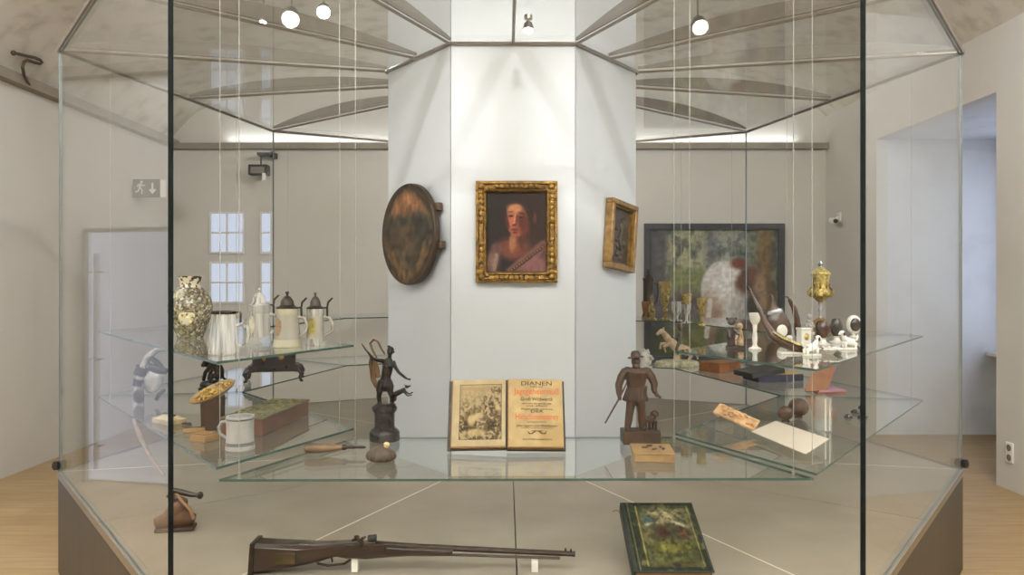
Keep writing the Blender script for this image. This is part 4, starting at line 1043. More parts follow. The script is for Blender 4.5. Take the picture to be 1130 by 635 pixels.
# ---- leather pouch with wooden flask neck
g, k = loc_on(194, 585, ZP); r = k
g.z += 4*r
o = thing('hunting_pouch', 'brown leather pouch with a wooden peg handle on the plinth by the left joint', 'pouch', g, R_(12))
b = MB().tube([(-22*r, 0, 5*r), (-6*r, 0, 8*r), (8*r, 0, 9*r), (20*r, 0, 6*r)], [3.5*r, 6.5*r, 7*r, 4*r], 14, flat=1.5)
b.tube([(-4*r, 2*r, 10*r), (4*r, 2*r, 22*r), (8*r, 2*r, 30*r)], [9*r, 8*r, 4*r], 12, flat=1.2)
blob(b.build('bag', mat('tan_leather', rgb(104, 72, 46), .5, 0, rgb(70, 46, 30), 14, bump=.2), o), .004, 3)
MB().box((0, 0, -1.6*r), (40*r, 20*r, 4*r)).build('sole', M_COVER, o, bevel=.003)
MB().tube([(-6*r, 1*r, 40*r), (6*r, 0, 37*r), (16*r, -1*r, 34*r), (24*r, -2*r, 33*r)], [3*r, 3.4*r, 3*r, 2*r], 12).ball((25.5*r, -2*r, 33*r), (3.6*r, 3.6*r, 4.2*r), 12).build('wooden_peg', M_WOODM, o)
MB().tube([(-2*r, 2*r, 38*r), (8*r, -9*r, 30*r), (17*r, -10*r, 20*r), (20*r, -8*r, 9*r)], 1.8*r, 8).build('strap', mat('light_leather', rgb(140, 104, 76), .55), o)
MB().tube([(-8*r, 1*r, 36*r), (0, 1*r, 30*r)], [4*r, 5*r], 12).build('collar', M_BLACK, o)

# ================================================================== LEFT SHELVES
def veil(name, col, op, rough=.12, bump=0, scale=30, stretch=(1, 1, 1), stops=None):
    """thin pale glass: partly see-through with a glossy skin"""
    N = Nodes(name); out = N.n('ShaderNodeOutputMaterial'); mx = N.n('ShaderNodeMixShader')
    t = N.n('ShaderNodeBsdfTransparent'); t.inputs[0].default_value = (*[.55+.45*c for c in col], 1)
    p = N.n('ShaderNodeBsdfPrincipled'); p.inputs['Base Color'].default_value = (*col, 1); p.inputs['Roughness'].default_value = rough
    if stops:
        tc = N.n('ShaderNodeTexCoord'); mp = N.n('ShaderNodeMapping'); mp.inputs['Scale'].default_value = stretch; N.l(tc.outputs['Object'], mp.inputs[0])
        tx = N.n('ShaderNodeTexNoise'); tx.inputs['Scale'].default_value = scale; N.l(mp.outputs[0], tx.inputs['Vector'])
        rp = ramp(N, stops); N.l(tx.outputs[0], rp.inputs[0]); N.l(rp.outputs[0], p.inputs['Base Color'])
    mx.inputs[0].default_value = op; N.l(t.outputs[0], mx.inputs[1]); N.l(p.outputs[0], mx.inputs[2]); N.l(mx.outputs[0], out.inputs[0]); return N.m
M_CRYSTAL = veil('pale_cut_glass', rgb(226, 224, 220), .42, stops=[(.36, rgb(132, 128, 122)), (.5, rgb(206, 203, 198)), (.62, rgb(236, 234, 230))], scale=60, stretch=(1, 1, .03))  # upright streaks paint the highlights and dark stripes of the flutes into the colour
M_CRYSTAL2 = veil('clear_cut_glass', rgb(222, 222, 220), .22)
M_AMBER = veil('amber_glass', rgb(176, 150, 84), .45, stops=[(.3, rgb(146, 118, 56)), (.7, rgb(206, 188, 128))], scale=40)
M_HONEY = veil('honey_glass', rgb(160, 116, 66), .5)
# ---- vase
g, k = loc_on(210, 373, ZUL); r = k
o = thing('painted_vase', 'bulbous polychrome painted vase with flared neck on the upper left shelf', 'vase', g)
M_VASE = mat('polychrome_glaze', rgb(180, 170, 140), .25, spec=.5, voro=True, scale=105, stops=[(0, rgb(70, 64, 58)), (.16, rgb(136, 128, 104)), (.34, rgb(98, 98, 70)), (.5, rgb(176, 170, 150)), (.64, rgb(90, 74, 76)), (.76, rgb(134, 128, 92)), (.9, rgb(110, 92, 88))])
M_VASE2 = mat('neck_glaze', rgb(190, 180, 150), .2, spec=.6, voro=True, scale=70, stops=[(0, rgb(60, 50, 46)), (.3, rgb(196, 186, 160)), (.6, rgb(120, 88, 74)), (.8, rgb(204, 196, 176))])
MB().lathe([(13*r, 0), (13.5*r, 1*r), (14.5*r, 4*r), (19*r, 15*r), (23*r, 28*r), (23.4*r, 36*r), (21*r, 45*r), (16*r, 52*r), (12*r, 55.5*r)], 40).build('body', M_VASE, o)
MB().lathe([(0, .5*r), (13*r, 0)], 40).build('foot', M_PORC, o)
MB().lathe([(12*r, 55.3*r), (10.6*r, 58*r), (10.6*r, 62*r), (12.6*r, 67*r), (13*r, 68*r), (12*r, 67.6*r), (9.6*r, 61*r), (9.6*r, 57*r)], 40).build('neck', M_VASE2, o)
m = MB().ball((5*r, -20.5*r, 25*r), (8.5*r, 2.6*r, 11*r), 16, None, (R_(-8), 0, R_(14))).build('painted_panel', mat('cream_panel', rgb(206, 198, 168), .22, 0, spec=.6, voro=True, scale=90, stops=[(0, rgb(186, 180, 156)), (.45, rgb(188, 164, 90)), (.7, rgb(90, 96, 92)), (.85, rgb(212, 206, 184))]), o)
m['label'] = 'cream panel with small painted scene'
# ---- fluted glass tankard
g, k = loc_on(247, 391, ZUL); r = k
o = thing('glass_tankard', 'fluted clear glass tankard with a pewter rim, frontmost on the upper left shelf', 'tankard', g)
b = MB(); seg = 64; rr_ = []
for (ra, z) in [(15.5, 0), (16.4, 1.5), (16.2, 5), (15, 20), (13.4, 36), (12.6, 45)]:
    rr_.append([b.bm.verts.new((ra*r*(1+.03*math.cos(16*2*math.pi*i/seg))*math.cos(2*math.pi*i/seg), ra*r*(1+.03*math.cos(16*2*math.pi*i/seg))*math.sin(2*math.pi*i/seg), z*r)) for i in range(seg)])
b._f(rr_[0][::-1])
for A_, B_ in zip(rr_, rr_[1:]):
    for i in range(seg): b._f([A_[i], A_[(i+1) % seg], B_[(i+1) % seg], B_[i]])
b.build('body', M_CRYSTAL, o)
MB().lathe([(12.9*r, 44*r), (13.3*r, 45*r), (13.3*r, 47*r), (12.2*r, 47.4*r), (12*r, 44.5*r)], 40).build('pewter_rim', M_PEWTER, o)
MB().tube([(12.5*r, 0, 46*r), (18*r, 0, 46.2*r), (18.6*r, 0, 44*r), (18.4*r, 0, 34*r)], [1*r, 1.1*r, 1.2*r, 1.2*r], 8).build('hinge', M_PEWTER, o)
MB().tube([(14.2*r, 0, 31*r), (21*r, 0, 33.5*r), (27*r, 0, 28*r), (28*r, 0, 20*r), (24*r, 0, 12*r), (15.8*r, 0, 9*r)], [2*r, 2.4*r, 2.4*r, 2.3*r, 2.1*r, 2*r], 10).build('handle', M_CRYSTAL, o)
# ---- three lidded steins
def patch(rad, r, a0, ha, z0, z1, n=14):
    """oval patch of painting that hugs a turned body"""
    m = MB(); g = {}
    for i in range(n+1):
        for j in range(n+1):
            u, v = 2*i/n-1, 2*j/n-1; uu, vv = u*math.sqrt(1-v*v/2), v*math.sqrt(1-u*u/2)
            z = (z0+z1)/2+vv*(z1-z0)/2; a = a0+uu*ha
            for s, d in ((0, -.15*r), (1, .12*r)):
                q = rad(z)+d; g[i, j, s] = m.bm.verts.new((q*math.cos(a), q*math.sin(a), z*r))
    for i in range(n):
        for j in range(n):
            m._f([g[i, j, 1], g[i+1, j, 1], g[i+1, j+1, 1], g[i, j+1, 1]]); m._f([g[i, j, 0], g[i, j+1, 0], g[i+1, j+1, 0], g[i+1, j, 0]])
    for i in range(n):
        for a, b in (((i, 0), (i+1, 0)), ((i+1, n), (i, n)), ((0, i+1), (0, i)), ((n, i), (n, i+1))):
            m._f([g[(*a, 0)], g[(*b, 0)], g[(*b, 1)], g[(*a, 1)]])
    return m
M_STEINB = veil('milky_stein', rgb(188, 182, 172), .58)
def stein(px_, py_, rb, rt, hb, hl, body_m, band_m, lid_m, label, deco, hdir=1):
    g, k = loc_on(px_, py_, ZUL); r = k
    o = thing('lidded_stein', label, 'stein', g, 0, 'lidded steins')
    MB().solid([(rb*1.12*r, 0), (rb*1.14*r, 2*r), (rb*1.02*r, 5*r), (rb*1.04*r, 7*r), (rb*r, 8*r)], 32).build('foot_ring', band_m, o)
    MB().lathe([(rb*r, 8*r), (rb*.98*r, 12*r), (rt*r, hb*r), (rt*.93*r, hb*r), (rb*.9*r, 9*r)], 32).build('body', body_m, o)
    MB().lathe([(rt*1.03*r, (hb-8)*r), (rt*1.05*r, (hb-7.5)*r), (rt*1.05*r, (hb-.5)*r), (rt*1.02*r, hb*r)], 32).build('rim_band', band_m, o)
    ld = MB().build_ if False else None
    l = MB().solid([(rt*1.08*r, hb*r+.0004), (rt*1.1*r, (hb+1.2)*r), (rt*.8*r, (hb+2.6)*r), (rt*.66*r, (hb+4)*r), (rt*.6*r, (hb+hl*.45)*r), (rt*.34*r, (hb+hl*.68)*r), (rt*.12*r, (hb+hl*.76)*r)], 28).build('lid', lid_m, o)
    MB().solid([(rt*.12*r, (hb+hl*.74)*r), (rt*.1*r, (hb+hl*.84)*r), (rt*.2*r, (hb+hl*.9)*r), (rt*.14*r, (hb+hl)*r)], 14).build('finial', lid_m, l)
    s = hdir
    MB().tube([(s*rt*.9*r, 0, (hb+1)*r), (s*(rt+4)*r, 0, (hb+1.2)*r), (s*(rt+5)*r, 0, (hb+7)*r), (s*(rt+10)*r, 0, (hb+12)*r)], [1*r, 1.2*r, 1.3*r, 1*r], 8).build('thumb_lift', M_PEWTER, o)
    MB().tube([(s*(rt+4)*r, 0, (hb+1)*r), (s*(rt+4.4)*r, 0, (hb-9)*r)], [1.3*r, 1.1*r], 8).ball((s*(rt+4.4)*r, 0, (hb-10)*r), (2.6*r, 2*r, 1.6*r), 8).build('hinge', M_PEWTER, o)
    MB().tube([(s*rt*r, 0, (hb-9)*r), (s*(rt+7)*r, 0, (hb-10.5)*r), (s*(rt+10.5)*r, 0, (hb-17)*r), (s*(rt+9)*r, 0, (hb-25)*r), (s*rb*r, 0, (hb-30)*r)], [1.8*r, 2*r, 1.9*r, 1.8*r, 1.7*r], 10).build('handle', body_m, o)
    patch(lambda z: (rb*.98+(rt-rb*.98)*(z-12)/(hb-12))*r, r, math.asin(deco[0])-math.pi/2, deco[1]/rb*1.1, 12, hb-10).build('painted_scene', deco[2], o)
    return o
M_SCENE = mat('painted_scene_brown', rgb(150, 122, 88), .3, 0, rgb(96, 74, 52), 60)
M_SCENE2 = mat('painted_scene_yellow', rgb(170, 152, 78), .3, 0, rgb(96, 92, 60), 50)
M_SCENE3 = mat('painted_scene_grey', rgb(150, 140, 120), .3, 0, rgb(196, 190, 178), 50)
M_YBAND = mat('pale_yellow_band', rgb(158, 152, 130), .25, spec=.6)
M_GBAND = mat('pale_green_band', rgb(168, 180, 128), .25, spec=.6)
stein(286, 380, 12.4, 11.6, 42, 20, M_CRYSTAL, M_CRYSTAL2, M_CRYSTAL, 'pale glass stein with a glass lid, left of the two pewter-lidded steins', (-.4, 3.4, M_SCENE3))
stein(317, 383, 14.2, 11.4, 42, 19, M_STEINB, M_YBAND, M_PEWTER, 'white stein with green and yellow bands and a tall dark lid, middle of three', (-.55, 5.2, M_SCENE))
stein(348, 382, 9.6, 9.0, 41, 18, M_STEINB, M_CRYSTAL, M_PEWTER, 'slim white stein with yellow figure and dark lid, rightmost on the upper left shelf', (-.2, 4.6, M_SCENE2))
# ---- black casket
g, k = loc_on(303, 420.5, ZLL); r = k
M_EBON = mat('ebony', rgb(26, 23, 24), .25, 0, rgb(38, 30, 30), 20)
o = thing('black_casket', 'black footed casket with curled legs under the row of steins', 'casket', g, R_(14))
MB().box((0, 0, 15*r), (52*r, 34*r, 7*r)).build('plinth_moulding', M_EBON, o, bevel=.004)
MB().box((0, 0, 27*r), (44*r, 27*r, 17*r), taper=1.04).build('body', M_EBON, o, bevel=.002)
MB().box((0, 0, 37.5*r), (50*r, 32*r, 4*r)).box((0, 0, 41*r), (40*r, 24*r, 3*r)).build('lid', M_EBON, o, bevel=.003)
MB().box((0, -15.2*r, 15*r), (30*r, 1*r, 3*r)).ball((8*r, -14.2*r, 27*r), (3*r, 1*r, 3*r), 10).ball((-10*r, -14.2*r, 27*r), (2*r, 1*r, 4*r), 10).build('gilt_mount', M_GOLD, o)
for sx in (-1, 1):
    for sy in (-1, 1):
        MB().tube([(sx*22*r, sy*12*r, 14*r), (sx*27*r, sy*15*r, 13.5*r), (sx*29.5*r, sy*17*r, 9*r), (sx*27.5*r, sy*16*r, 5*r), (sx*28.5*r, sy*16.5*r, 1.6*r), (sx*30.5*r, sy*17.5*r, 1.2*r)], [3.4*r, 3.4*r, 2.8*r, 2*r, 1.6*r, 1.2*r], 10).build('leg', M_EBON, o)
# ---- bronze monkey group
g, k = loc_on(234.5, 430, ZLL); r = k
o = thing('bronze_animal', 'small dark bronze crouching animal on a rock, behind the tilted gilt tray', 'statuette', g)
MB().ball((0, 0, 5*r), (13*r, 10*r, 5.5*r), 16).ball((-6*r, -3*r, 5*r), (7*r, 6*r, 5*r), 10).box((0, 0, 1.4*r), (24*r, 18*r, 2.8*r)).build('rock', M_BRONZE, o)
b = MB().tube([(7*r, 1*r, 12*r), (7*r, 1*r, 20*r), (4*r, 0, 28*r), (-2*r, -1*r, 31*r)], [5.2*r, 5.6*r, 5.4*r, 3.6*r], 12)
b.ball((-6*r, -2*r, 29*r), (4.6*r, 4*r, 4.4*r), 12).ball((-9*r, -3*r, 27*r), (2.8*r, 2.4*r, 2.4*r), 8).ball((-4*r, -5*r, 31*r), (1.4*r, .9*r, 1.6*r), 6).ball((-4*r, 2*r, 32*r), (1.4*r, .9*r, 1.6*r), 6)
b.tube([(0, -4*r, 26*r), (-6*r, -5*r, 19*r), (-8*r, -5*r, 10*r)], [2.8*r, 2.2*r, 2*r], 8).tube([(1*r, 3*r, 26*r), (-4*r, 4*r, 18*r), (-6*r, 4*r, 10*r)], [2.8*r, 2.2*r, 2*r], 8)
b.tube([(8*r, -3*r, 13*r), (2*r, -6*r, 16*r), (1*r, -7*r, 9*r)], [3.8*r, 3*r, 2.2*r], 8).tube([(8*r, 5*r, 13*r), (3*r, 7*r, 16*r), (2*r, 7*r, 9*r)], [3.8*r, 3*r, 2.2*r], 8)
b.tube([(11*r, 2*r, 12*r), (14*r, 4*r, 10*r), (13*r, 6*r, 9*r)], [1.6*r, 1.2*r, .8*r], 6)
blob(b.build('animal', M_BRONZE, o), .0032, 2)
# ---- gilt tray on a wooden post
g, k = loc_on(235, 474, ZLL); r = k
o = thing('gilt_tray', 'oval gilt relief tray tilted on a square wooden pedestal, lower left shelf', 'tray', g, R_(8))
MB().box((0, 0, 18*r), (20*r, 20*r, 36*r), taper=1.08).build('pedestal', M_WOODC, o, bevel=.002)
TMx = T(-.5*r, 0, 41*r) @ Ry(-24) @ Rx(24)
MB().solid([(.3*r, -7*r), (16*r, -5*r), (25*r, -1*r), (27*r, 1*r), (26*r, 2*r), (20*r, .6*r), (0, 0)], 36, TMx, 1, .55).build('bowl', M_WOODL, o)
m = MB(); rs = random.Random(5)
for i in range(70):
    a = rs.uniform(0, 6.283); q_ = math.sqrt(rs.random()); m.ball((22*q_*math.cos(a)*r, 11.5*q_*math.sin(a)*r, 1.2*r+.8*q_*r), (rs.uniform(1, 2.4)*r, rs.uniform(.8, 1.6)*r, 1*r), 6, TMx, (0, 0, rs.uniform(0, 3)))
m.build('gilt_relief', mat('gilt_yellow', rgb(232, 192, 84), .3, .6, rgb(168, 122, 40), 60), o)
# ---- small carved pieces by the pedestal
g, k = loc_on(221, 488, ZLL); r = k
o = thing('wooden_block', 'small pale wooden block with carved top in front of the gilt tray pedestal', 'wooden block', g, R_(-28))
MB().box((0, 6*r, 4*r), (24*r, 20*r, 8*r)).build('block', M_WOODL, o, bevel=.003)
MB().box((0, 6*r, 8.5*r), (20*r, 16*r, 1*r)).build('carved_top', mat('carved_top_wood', rgb(156, 116, 66), .5, 0, rgb(106, 74, 40), 60, bump=.5), o, bevel=.001)
g, k = loc_on(214, 478, ZLL); r = k
o = thing('carved_stick', 'narrow pale carved stick lying left of the small wooden block', 'wooden slat', g, R_(20))
MB().box((0, 4*r, 2.5*r), (22*r, 7*r, 5*r)).build('slat', M_WOODL, o, bevel=.002)
MB().box((0, 4*r, 5.2*r), (18*r, 4*r, .8*r)).build('inlay', M_WOODC, o, smooth=False)
for (x_, y_, lab, a_) in ((196.5, 466, 'left one of two small dark carved fittings behind the carved stick', 10), (206, 470, 'right one of two small dark carved fittings behind the carved stick', -25)):
    g, k = loc_on(x_, y_, ZLL); r = k
    o = thing('carved_fitting', lab, 'carved fitting', g, R_(a_), 'small dark carved fittings')
    MB().tube([(-7*r, 0, 1.4*r), (-2*r, 1*r, 1.8*r), (3*r, -1*r, 1.6*r), (7*r, 1*r, 1.2*r)], [1*r, 1.4*r, 1.5*r, .7*r], 8).build('scroll', M_WOODC, o)
    MB().ball((0, 3*r, 1.5*r), (3.4*r, 2.4*r, 1.5*r), 8).ball((-4*r, 3*r, 1.2*r), (2*r, 1.6*r, 1.2*r), 8).build('leaf', M_WOODC, o)
# ---- long relief box
o = thing('relief_box', 'long flat wooden box with green-brown relief lid behind the grey mug', 'box', (-1.105, 3.36, ZLL+.0006), R_(-6.4))
MB().box((0, 0, .034), (.185, .50, .068)).build('box_body', mat('reddish_wood', rgb(104, 72, 58), .5, 0, rgb(82, 54, 42), 14, stretch=(3, .6, 3)), o, bevel=.003)
MB().box((0, 0, .072), (.195, .51, .008)).build('lid', mat('lid_green_brown', rgb(104, 98, 68), .5, 0, rgb(76, 68, 46), 30), o, bevel=.003)
m = MB(); rs = random.Random(11)
for i in range(80):
    m.ball((rs.uniform(-.08, .08), rs.uniform(-.235, .235), .0765), (rs.uniform(.005, .014), rs.uniform(.005, .014), .006), 6, None, (0, 0, rs.uniform(0, 3)))
m.build('carved_relief', mat('relief_olive', rgb(150, 140, 96), .5, .1, rgb(88, 82, 52), 60), o)
# ---- grey mug
g, k = loc_on(265, 496, ZLL); r = k
o = thing('stoneware_mug', 'pale grey stoneware mug with a dark foot band, front of the lower left shelf', 'mug', g)
MB().lathe([(0, .4*r), (15.2*r, 0), (15.8*r, 1.6*r), (15.4*r, 4*r), (15*r, 6*r), (14.6*r, 9*r), (14.3*r, 22*r), (14.5*r, 34*r), (15*r, 36*r), (14.6*r, 37*r), (13*r, 36.6*r), (13*r, 6*r), (0, 5*r)], 40).build('body', M_CERAM, o)
m = MB()
for z_ in (5, 7, 33): m.lathe([(15.0*r, z_*r), (15.5*r, (z_+.4)*r), (15.5*r, (z_+1.2)*r), (14.6*r, (z_+1.6)*r)], 40)
m.build('band', mat('blue_grey_band', rgb(92, 92, 98), .3), o)
MB().tube([(-14*r, 0, 30*r), (-20*r, 0, 30*r), (-23.5*r, 0, 24*r), (-22*r, 0, 17*r), (-14.4*r, 0, 12*r)], [1.9*r, 2*r, 1.9*r, 1.8*r, 1.7*r], 10).build('handle', M_CERAM, o)
# ---- silver mounted hunting horn at the left corner
g, k = loc_on(163, 446, ZLL); r = k
o = thing('hunting_horn', 'upright curved silver hunting horn with black bands, leftmost on the lower shelf', 'hunting horn', g, R_(-8))
M_SILV = mat('worn_silver', rgb(206, 206, 210), .25, .7, rgb(150, 150, 156), 20)
MB().tube([(-11*r, 0, 0), (-11*r, 0, 12*r), (-8*r, 0, 34*r), (0, 0, 52*r), (12*r, 0, 60*r), (22*r, 0, 61*r)], [6*r, 5.6*r, 4.8*r, 4*r, 3.2*r, 2.6*r], 16).build('horn', M_SILV, o)
m = MB().tube([(-11*r, 0, 20*r), (-10*r, 0, 27*r)], 6.2*r, 16).tube([(-9.8*r, 0, 32*r), (-6.6*r, 0, 41*r)], 6.4*r, 16).tube([(1*r, 0, 41*r), (12*r, 0, 38*r), (22*r, 0, 36*r)], [4*r, 5*r, 3.4*r], 12).tube([(2*r, 0, 52.5*r), (12*r, 0, 45*r), (18*r, 0, 38*r)], [2.4*r, 3*r, 3*r], 10)
m.build('black_band', M_BLACK, o)
MB().ball((5*r, 2*r, 26*r), (11*r, 6*r, 15*r), 16, None, (0, R_(20), 0)).build('silver_bell', M_SILV, o)
m = MB().tube([(12*r, -3*r, 5*r), (16*r, -3*r, 12*r), (22*r, -3*r, 16*r)], [2*r, 2.6*r, 2*r], 8).ball((-6*r, -7*r, 9*r), (7*r, 3*r, 8*r), 12)
m.build('mount', M_PEWTER, o)
sp = [at(154, 462, 3.50), at(157, 472, 3.44), at(161, 482, 3.34), at(170, 499, 3.22), at(179, 513, 3.12), at(188, 524, 3.02)]
sp = [p_+Vector((-.018, -.014, 0)) for p_ in sp]
o = MB().tube(sp, [.009, .011, .011, .009, .009, .006], 10, flat=.5).build('leather_strap', mat('strap_leather', rgb(146, 126, 106), .5, 0, rgb(110, 92, 76), 30))
tag(o, 'grey-brown leather strap hanging over the left shelf edge below the horn', 'strap')
g, k = loc_on(181, 468, ZLL); r = k
o = thing('folded_pouch', 'folded cream and olive cloth pouch on the lower left shelf beside the glass joint', 'pouch', g, R_(-40))
b = MB().box((0, 6*r, 3*r), (38*r, 22*r, 6*r)).ball((0, 6*r, 6*r), (17*r, 10*r, 4*r), 14)
blob(b.build('pouch_body', mat('cream_cloth', rgb(186, 168, 134), .8, 0, rgb(140, 126, 96), 24), o), .004, 3)
m = MB()
for i in range(4): m.ball(((-10+7*i)*r, 5*r, 9.4*r), (2.4*r, 4.4*r, 1.2*r), 8, None, (0, 0, .5))
m.build('tassel', M_COVER, o)

# ================================================================== RIGHT SHELVES, UPPER
def loc_u(x, y): return loc_on(x, y, ZUR)
# figurine
g, k = loc_u(811, 385); r = k
o = thing('dark_figurine', 'small dark brown and cream figure group under the right ceiling lamp on upper shelf', 'figurine', g)
MB().box((0, 0, 1.5*r), (17*r, 14*r, 3*r)).build('base', M_COVER, o, bevel=.002)
b = MB().tube([(-4*r, 0, 3*r), (-5*r, 0, 14*r), (-4*r, 0, 24*r)], [4.5*r, 4.8*r, 3.8*r], 12).ball((-4*r, -1*r, 30*r), (5*r, 4.6*r, 4.6*r), 12).ball((-9*r, -1*r, 33*r), (1.8*r, 1.2*r, 2*r), 6).ball((1*r, -1*r, 33*r), (1.8*r, 1.2*r, 2*r), 6)
b.tube([(-8*r, -2*r, 20*r), (-7*r, -5*r, 12*r)], [2*r, 1.7*r], 8).tube([(-1*r, -2*r, 21*r), (3*r, -5*r, 15*r)], [2*r, 1.7*r], 8)
blob(b.build('figure', M_WOODM, o), .0022, 1)
b = MB().tube([(6*r, 0, 3*r), (6*r, 0, 12*r), (5*r, 0, 20*r)], [3.8*r, 3.6*r, 3*r], 10).ball((5*r, -1*r, 24.5*r), (3.6*r, 3.6*r, 4*r), 10).tube([(3*r, -3*r, 17*r), (-1*r, -5*r, 10*r)], [1.6*r, 1.4*r], 8)
blob(b.build('companion', mat('cream_wood', rgb(190, 164, 128), .4, 0, rgb(96, 66, 44), 40), o), .0022, 1)
# white candlestick
g, k = loc_u(833, 386); r = k
o = thing('white_candlestick', 'slender white candlestick right of the dark figurine', 'candlestick', g)
MB().solid([(7*r, 0), (7*r, 1.5*r), (3.4*r, 3*r), (2.2*r, 6*r), (3*r, 12*r), (2*r, 20*r), (2.6*r, 28*r)], 20).build('stem', M_PORC, o)
MB().solid([(3*r, 28*r), (5*r, 31*r), (6*r, 36*r), (6.4*r, 40*r), (4*r, 40.6*r)], 20).build('cup', M_PORC, o)
# curved powder horn with a gilt plate
M_HORN = mat('dark_horn', rgb(74, 48, 34), .25, 0, rgb(50, 32, 24), 16, coat=.3)
g, k = loc_u(876, 391); r = k
o = thing('curved_powder_horn', 'long curved dark brown powder horn with a flat gilt side, nearest on upper right shelf', 'powder horn', g)
def h3(x, y, dy=0): return Vector(((x-876)*r, dy, (396.5-y)*r))
MB().tube([h3(839, 322, 40*r), h3(843, 335, 34*r), h3(848, 350, 26*r), h3(851, 364, 18*r), h3(856, 376, 10*r), h3(866, 384, 4*r), h3(880, 390, 0), h3(893, 390.5, -3*r), h3(899, 388, -4*r)], [1.2*r, 1.8*r, 2.6*r, 3.6*r, 5.4*r, 6*r, 5.6*r, 4*r, 1.6*r], 14).build('horn', M_HORN, o)
MB().tube([h3(854, 372, 4*r), h3(864, 379, -2.5*r), h3(878, 385, -6*r), h3(892, 387.5, -7*r)], [2*r, 3.4*r, 3.4*r, 2.2*r], 12, flat=.4).build('gilt_plate', M_GOLDL, o)
MB().tube([h3(848, 349, 26*r), h3(850, 354.5, 24*r)], [3.6*r, 3.8*r], 12).tube([h3(838, 322, 40*r), h3(839.6, 327, 38*r)], [2*r, 2*r], 10).build('band', M_PEWTER, o)
MB().box((-4*r, 3*r, 1.2*r), (22*r, 12*r, 2.4*r)).build('rest', M_PORC, o, bevel=.001)
# round flask
g, k = loc_u(862, 377); r = k
o = thing('round_powder_flask', 'squat dark brown powder flask with a metal collar and tapering neck, upper right', 'powder flask', g)
MB().solid([(4*r, 0), (9*r, 1*r), (13*r, 6*r), (14.5*r, 14*r), (13*r, 23*r), (10*r, 30*r), (8*r, 32*r)], 28, Ry(-12), 1, .6).build('body', M_HORN, o)
MB().lathe([(8.2*r, 31*r), (9*r, 32*r), (8.6*r, 35*r), (7.6*r, 36*r)], 24, Ry(-12), 1, .7).build('collar', M_SILV, o)
MB().solid([(6*r, 35*r), (3.4*r, 39*r), (2.2*r, 46*r), (1.4*r, 52*r)], 20, Ry(-12), 1, .8).build('neck', mat('neck_bone', rgb(96, 68, 50), .35, 0, rgb(64, 44, 34), 30), o)
MB().ball((-2*r, -8.6*r, 12*r), (6*r, 1.6*r, 7*r), 12).ball((6*r, -7.6*r, 4*r), (4*r, 2*r, 3.4*r), 10).build('white_plaque', M_PORC, o)
# thin horn with hook
g, k = loc_u(880, 374); r = k
o = thing('hooked_horn', 'thin brown upright horn ending in a wire hook, behind the round flask', 'powder horn', g)
MB().tube([(2*r, 0, 0), (0, 0, 12*r), (-1*r, 0, 22*r), (-4*r, 0, 34*r), (-9*r, 0, 43*r)], [4.6*r, 4*r, 3.6*r, 3*r, 2*r], 14).build('horn', M_HORN, o)
MB().tube([(-9*r, 0, 43*r), (-11*r, 0, 46*r), (-16*r, 0, 46.4*r)], [.9*r, .7*r, .6*r], 8).build('hook', M_IRON, o)
MB().solid([(7*r, 0), (7*r, 1*r), (5*r, 2*r), (5*r, 3*r)], 18, T(2*r, 0, 0)).build('foot', M_SILV, o)
# white box with gilt
g, k = loc_u(884, 379); r = k
g = loc_u(887, 381)[0]
o = thing('white_etui', 'tiny white box with a gilt medallion right of the hooked horn', 'box', g, R_(15))
MB().box((0, 0, 8*r), (12*r, 9*r, 16*r)).build('box_body', M_PORC, o, bevel=.002)
MB().box((0, 0, 17.4*r), (13*r, 10*r, 2.4*r)).build('lid', M_PORC, o, bevel=.002)
MB().ball((0, -4.8*r, 9*r), (3.2*r, .8*r, 4*r), 12).build('medallion', M_GOLDL, o)
# small dark figurine behind
g, k = loc_u(893, 368); r = k
o = thing('tiny_figurine', 'tiny dark blue-grey seated figurine left of the gilt cup foot', 'figurine', g)
b = MB().ball((0, 0, 4*r), (5*r, 4.4*r, 4*r), 10).tube([(0, 0, 5*r), (-1*r, 0, 14*r)], [3.6*r, 2.8*r], 10).ball((0, -1*r, 18*r), (3*r, 3*r, 3.2*r), 10).tube([(2*r, -2*r, 12*r), (4*r, -4*r, 7*r)], [1.4*r, 1.1*r], 8)
blob(b.build('figure', mat('indigo_glaze', rgb(70, 60, 72), .2, 0, rgb(186, 180, 176), 70), o), .0022, 1)
MB().solid([(5.6*r, 0), (5.6*r, 1.4*r), (5*r, 1.6*r)], 16).build('base', M_PORC, o)
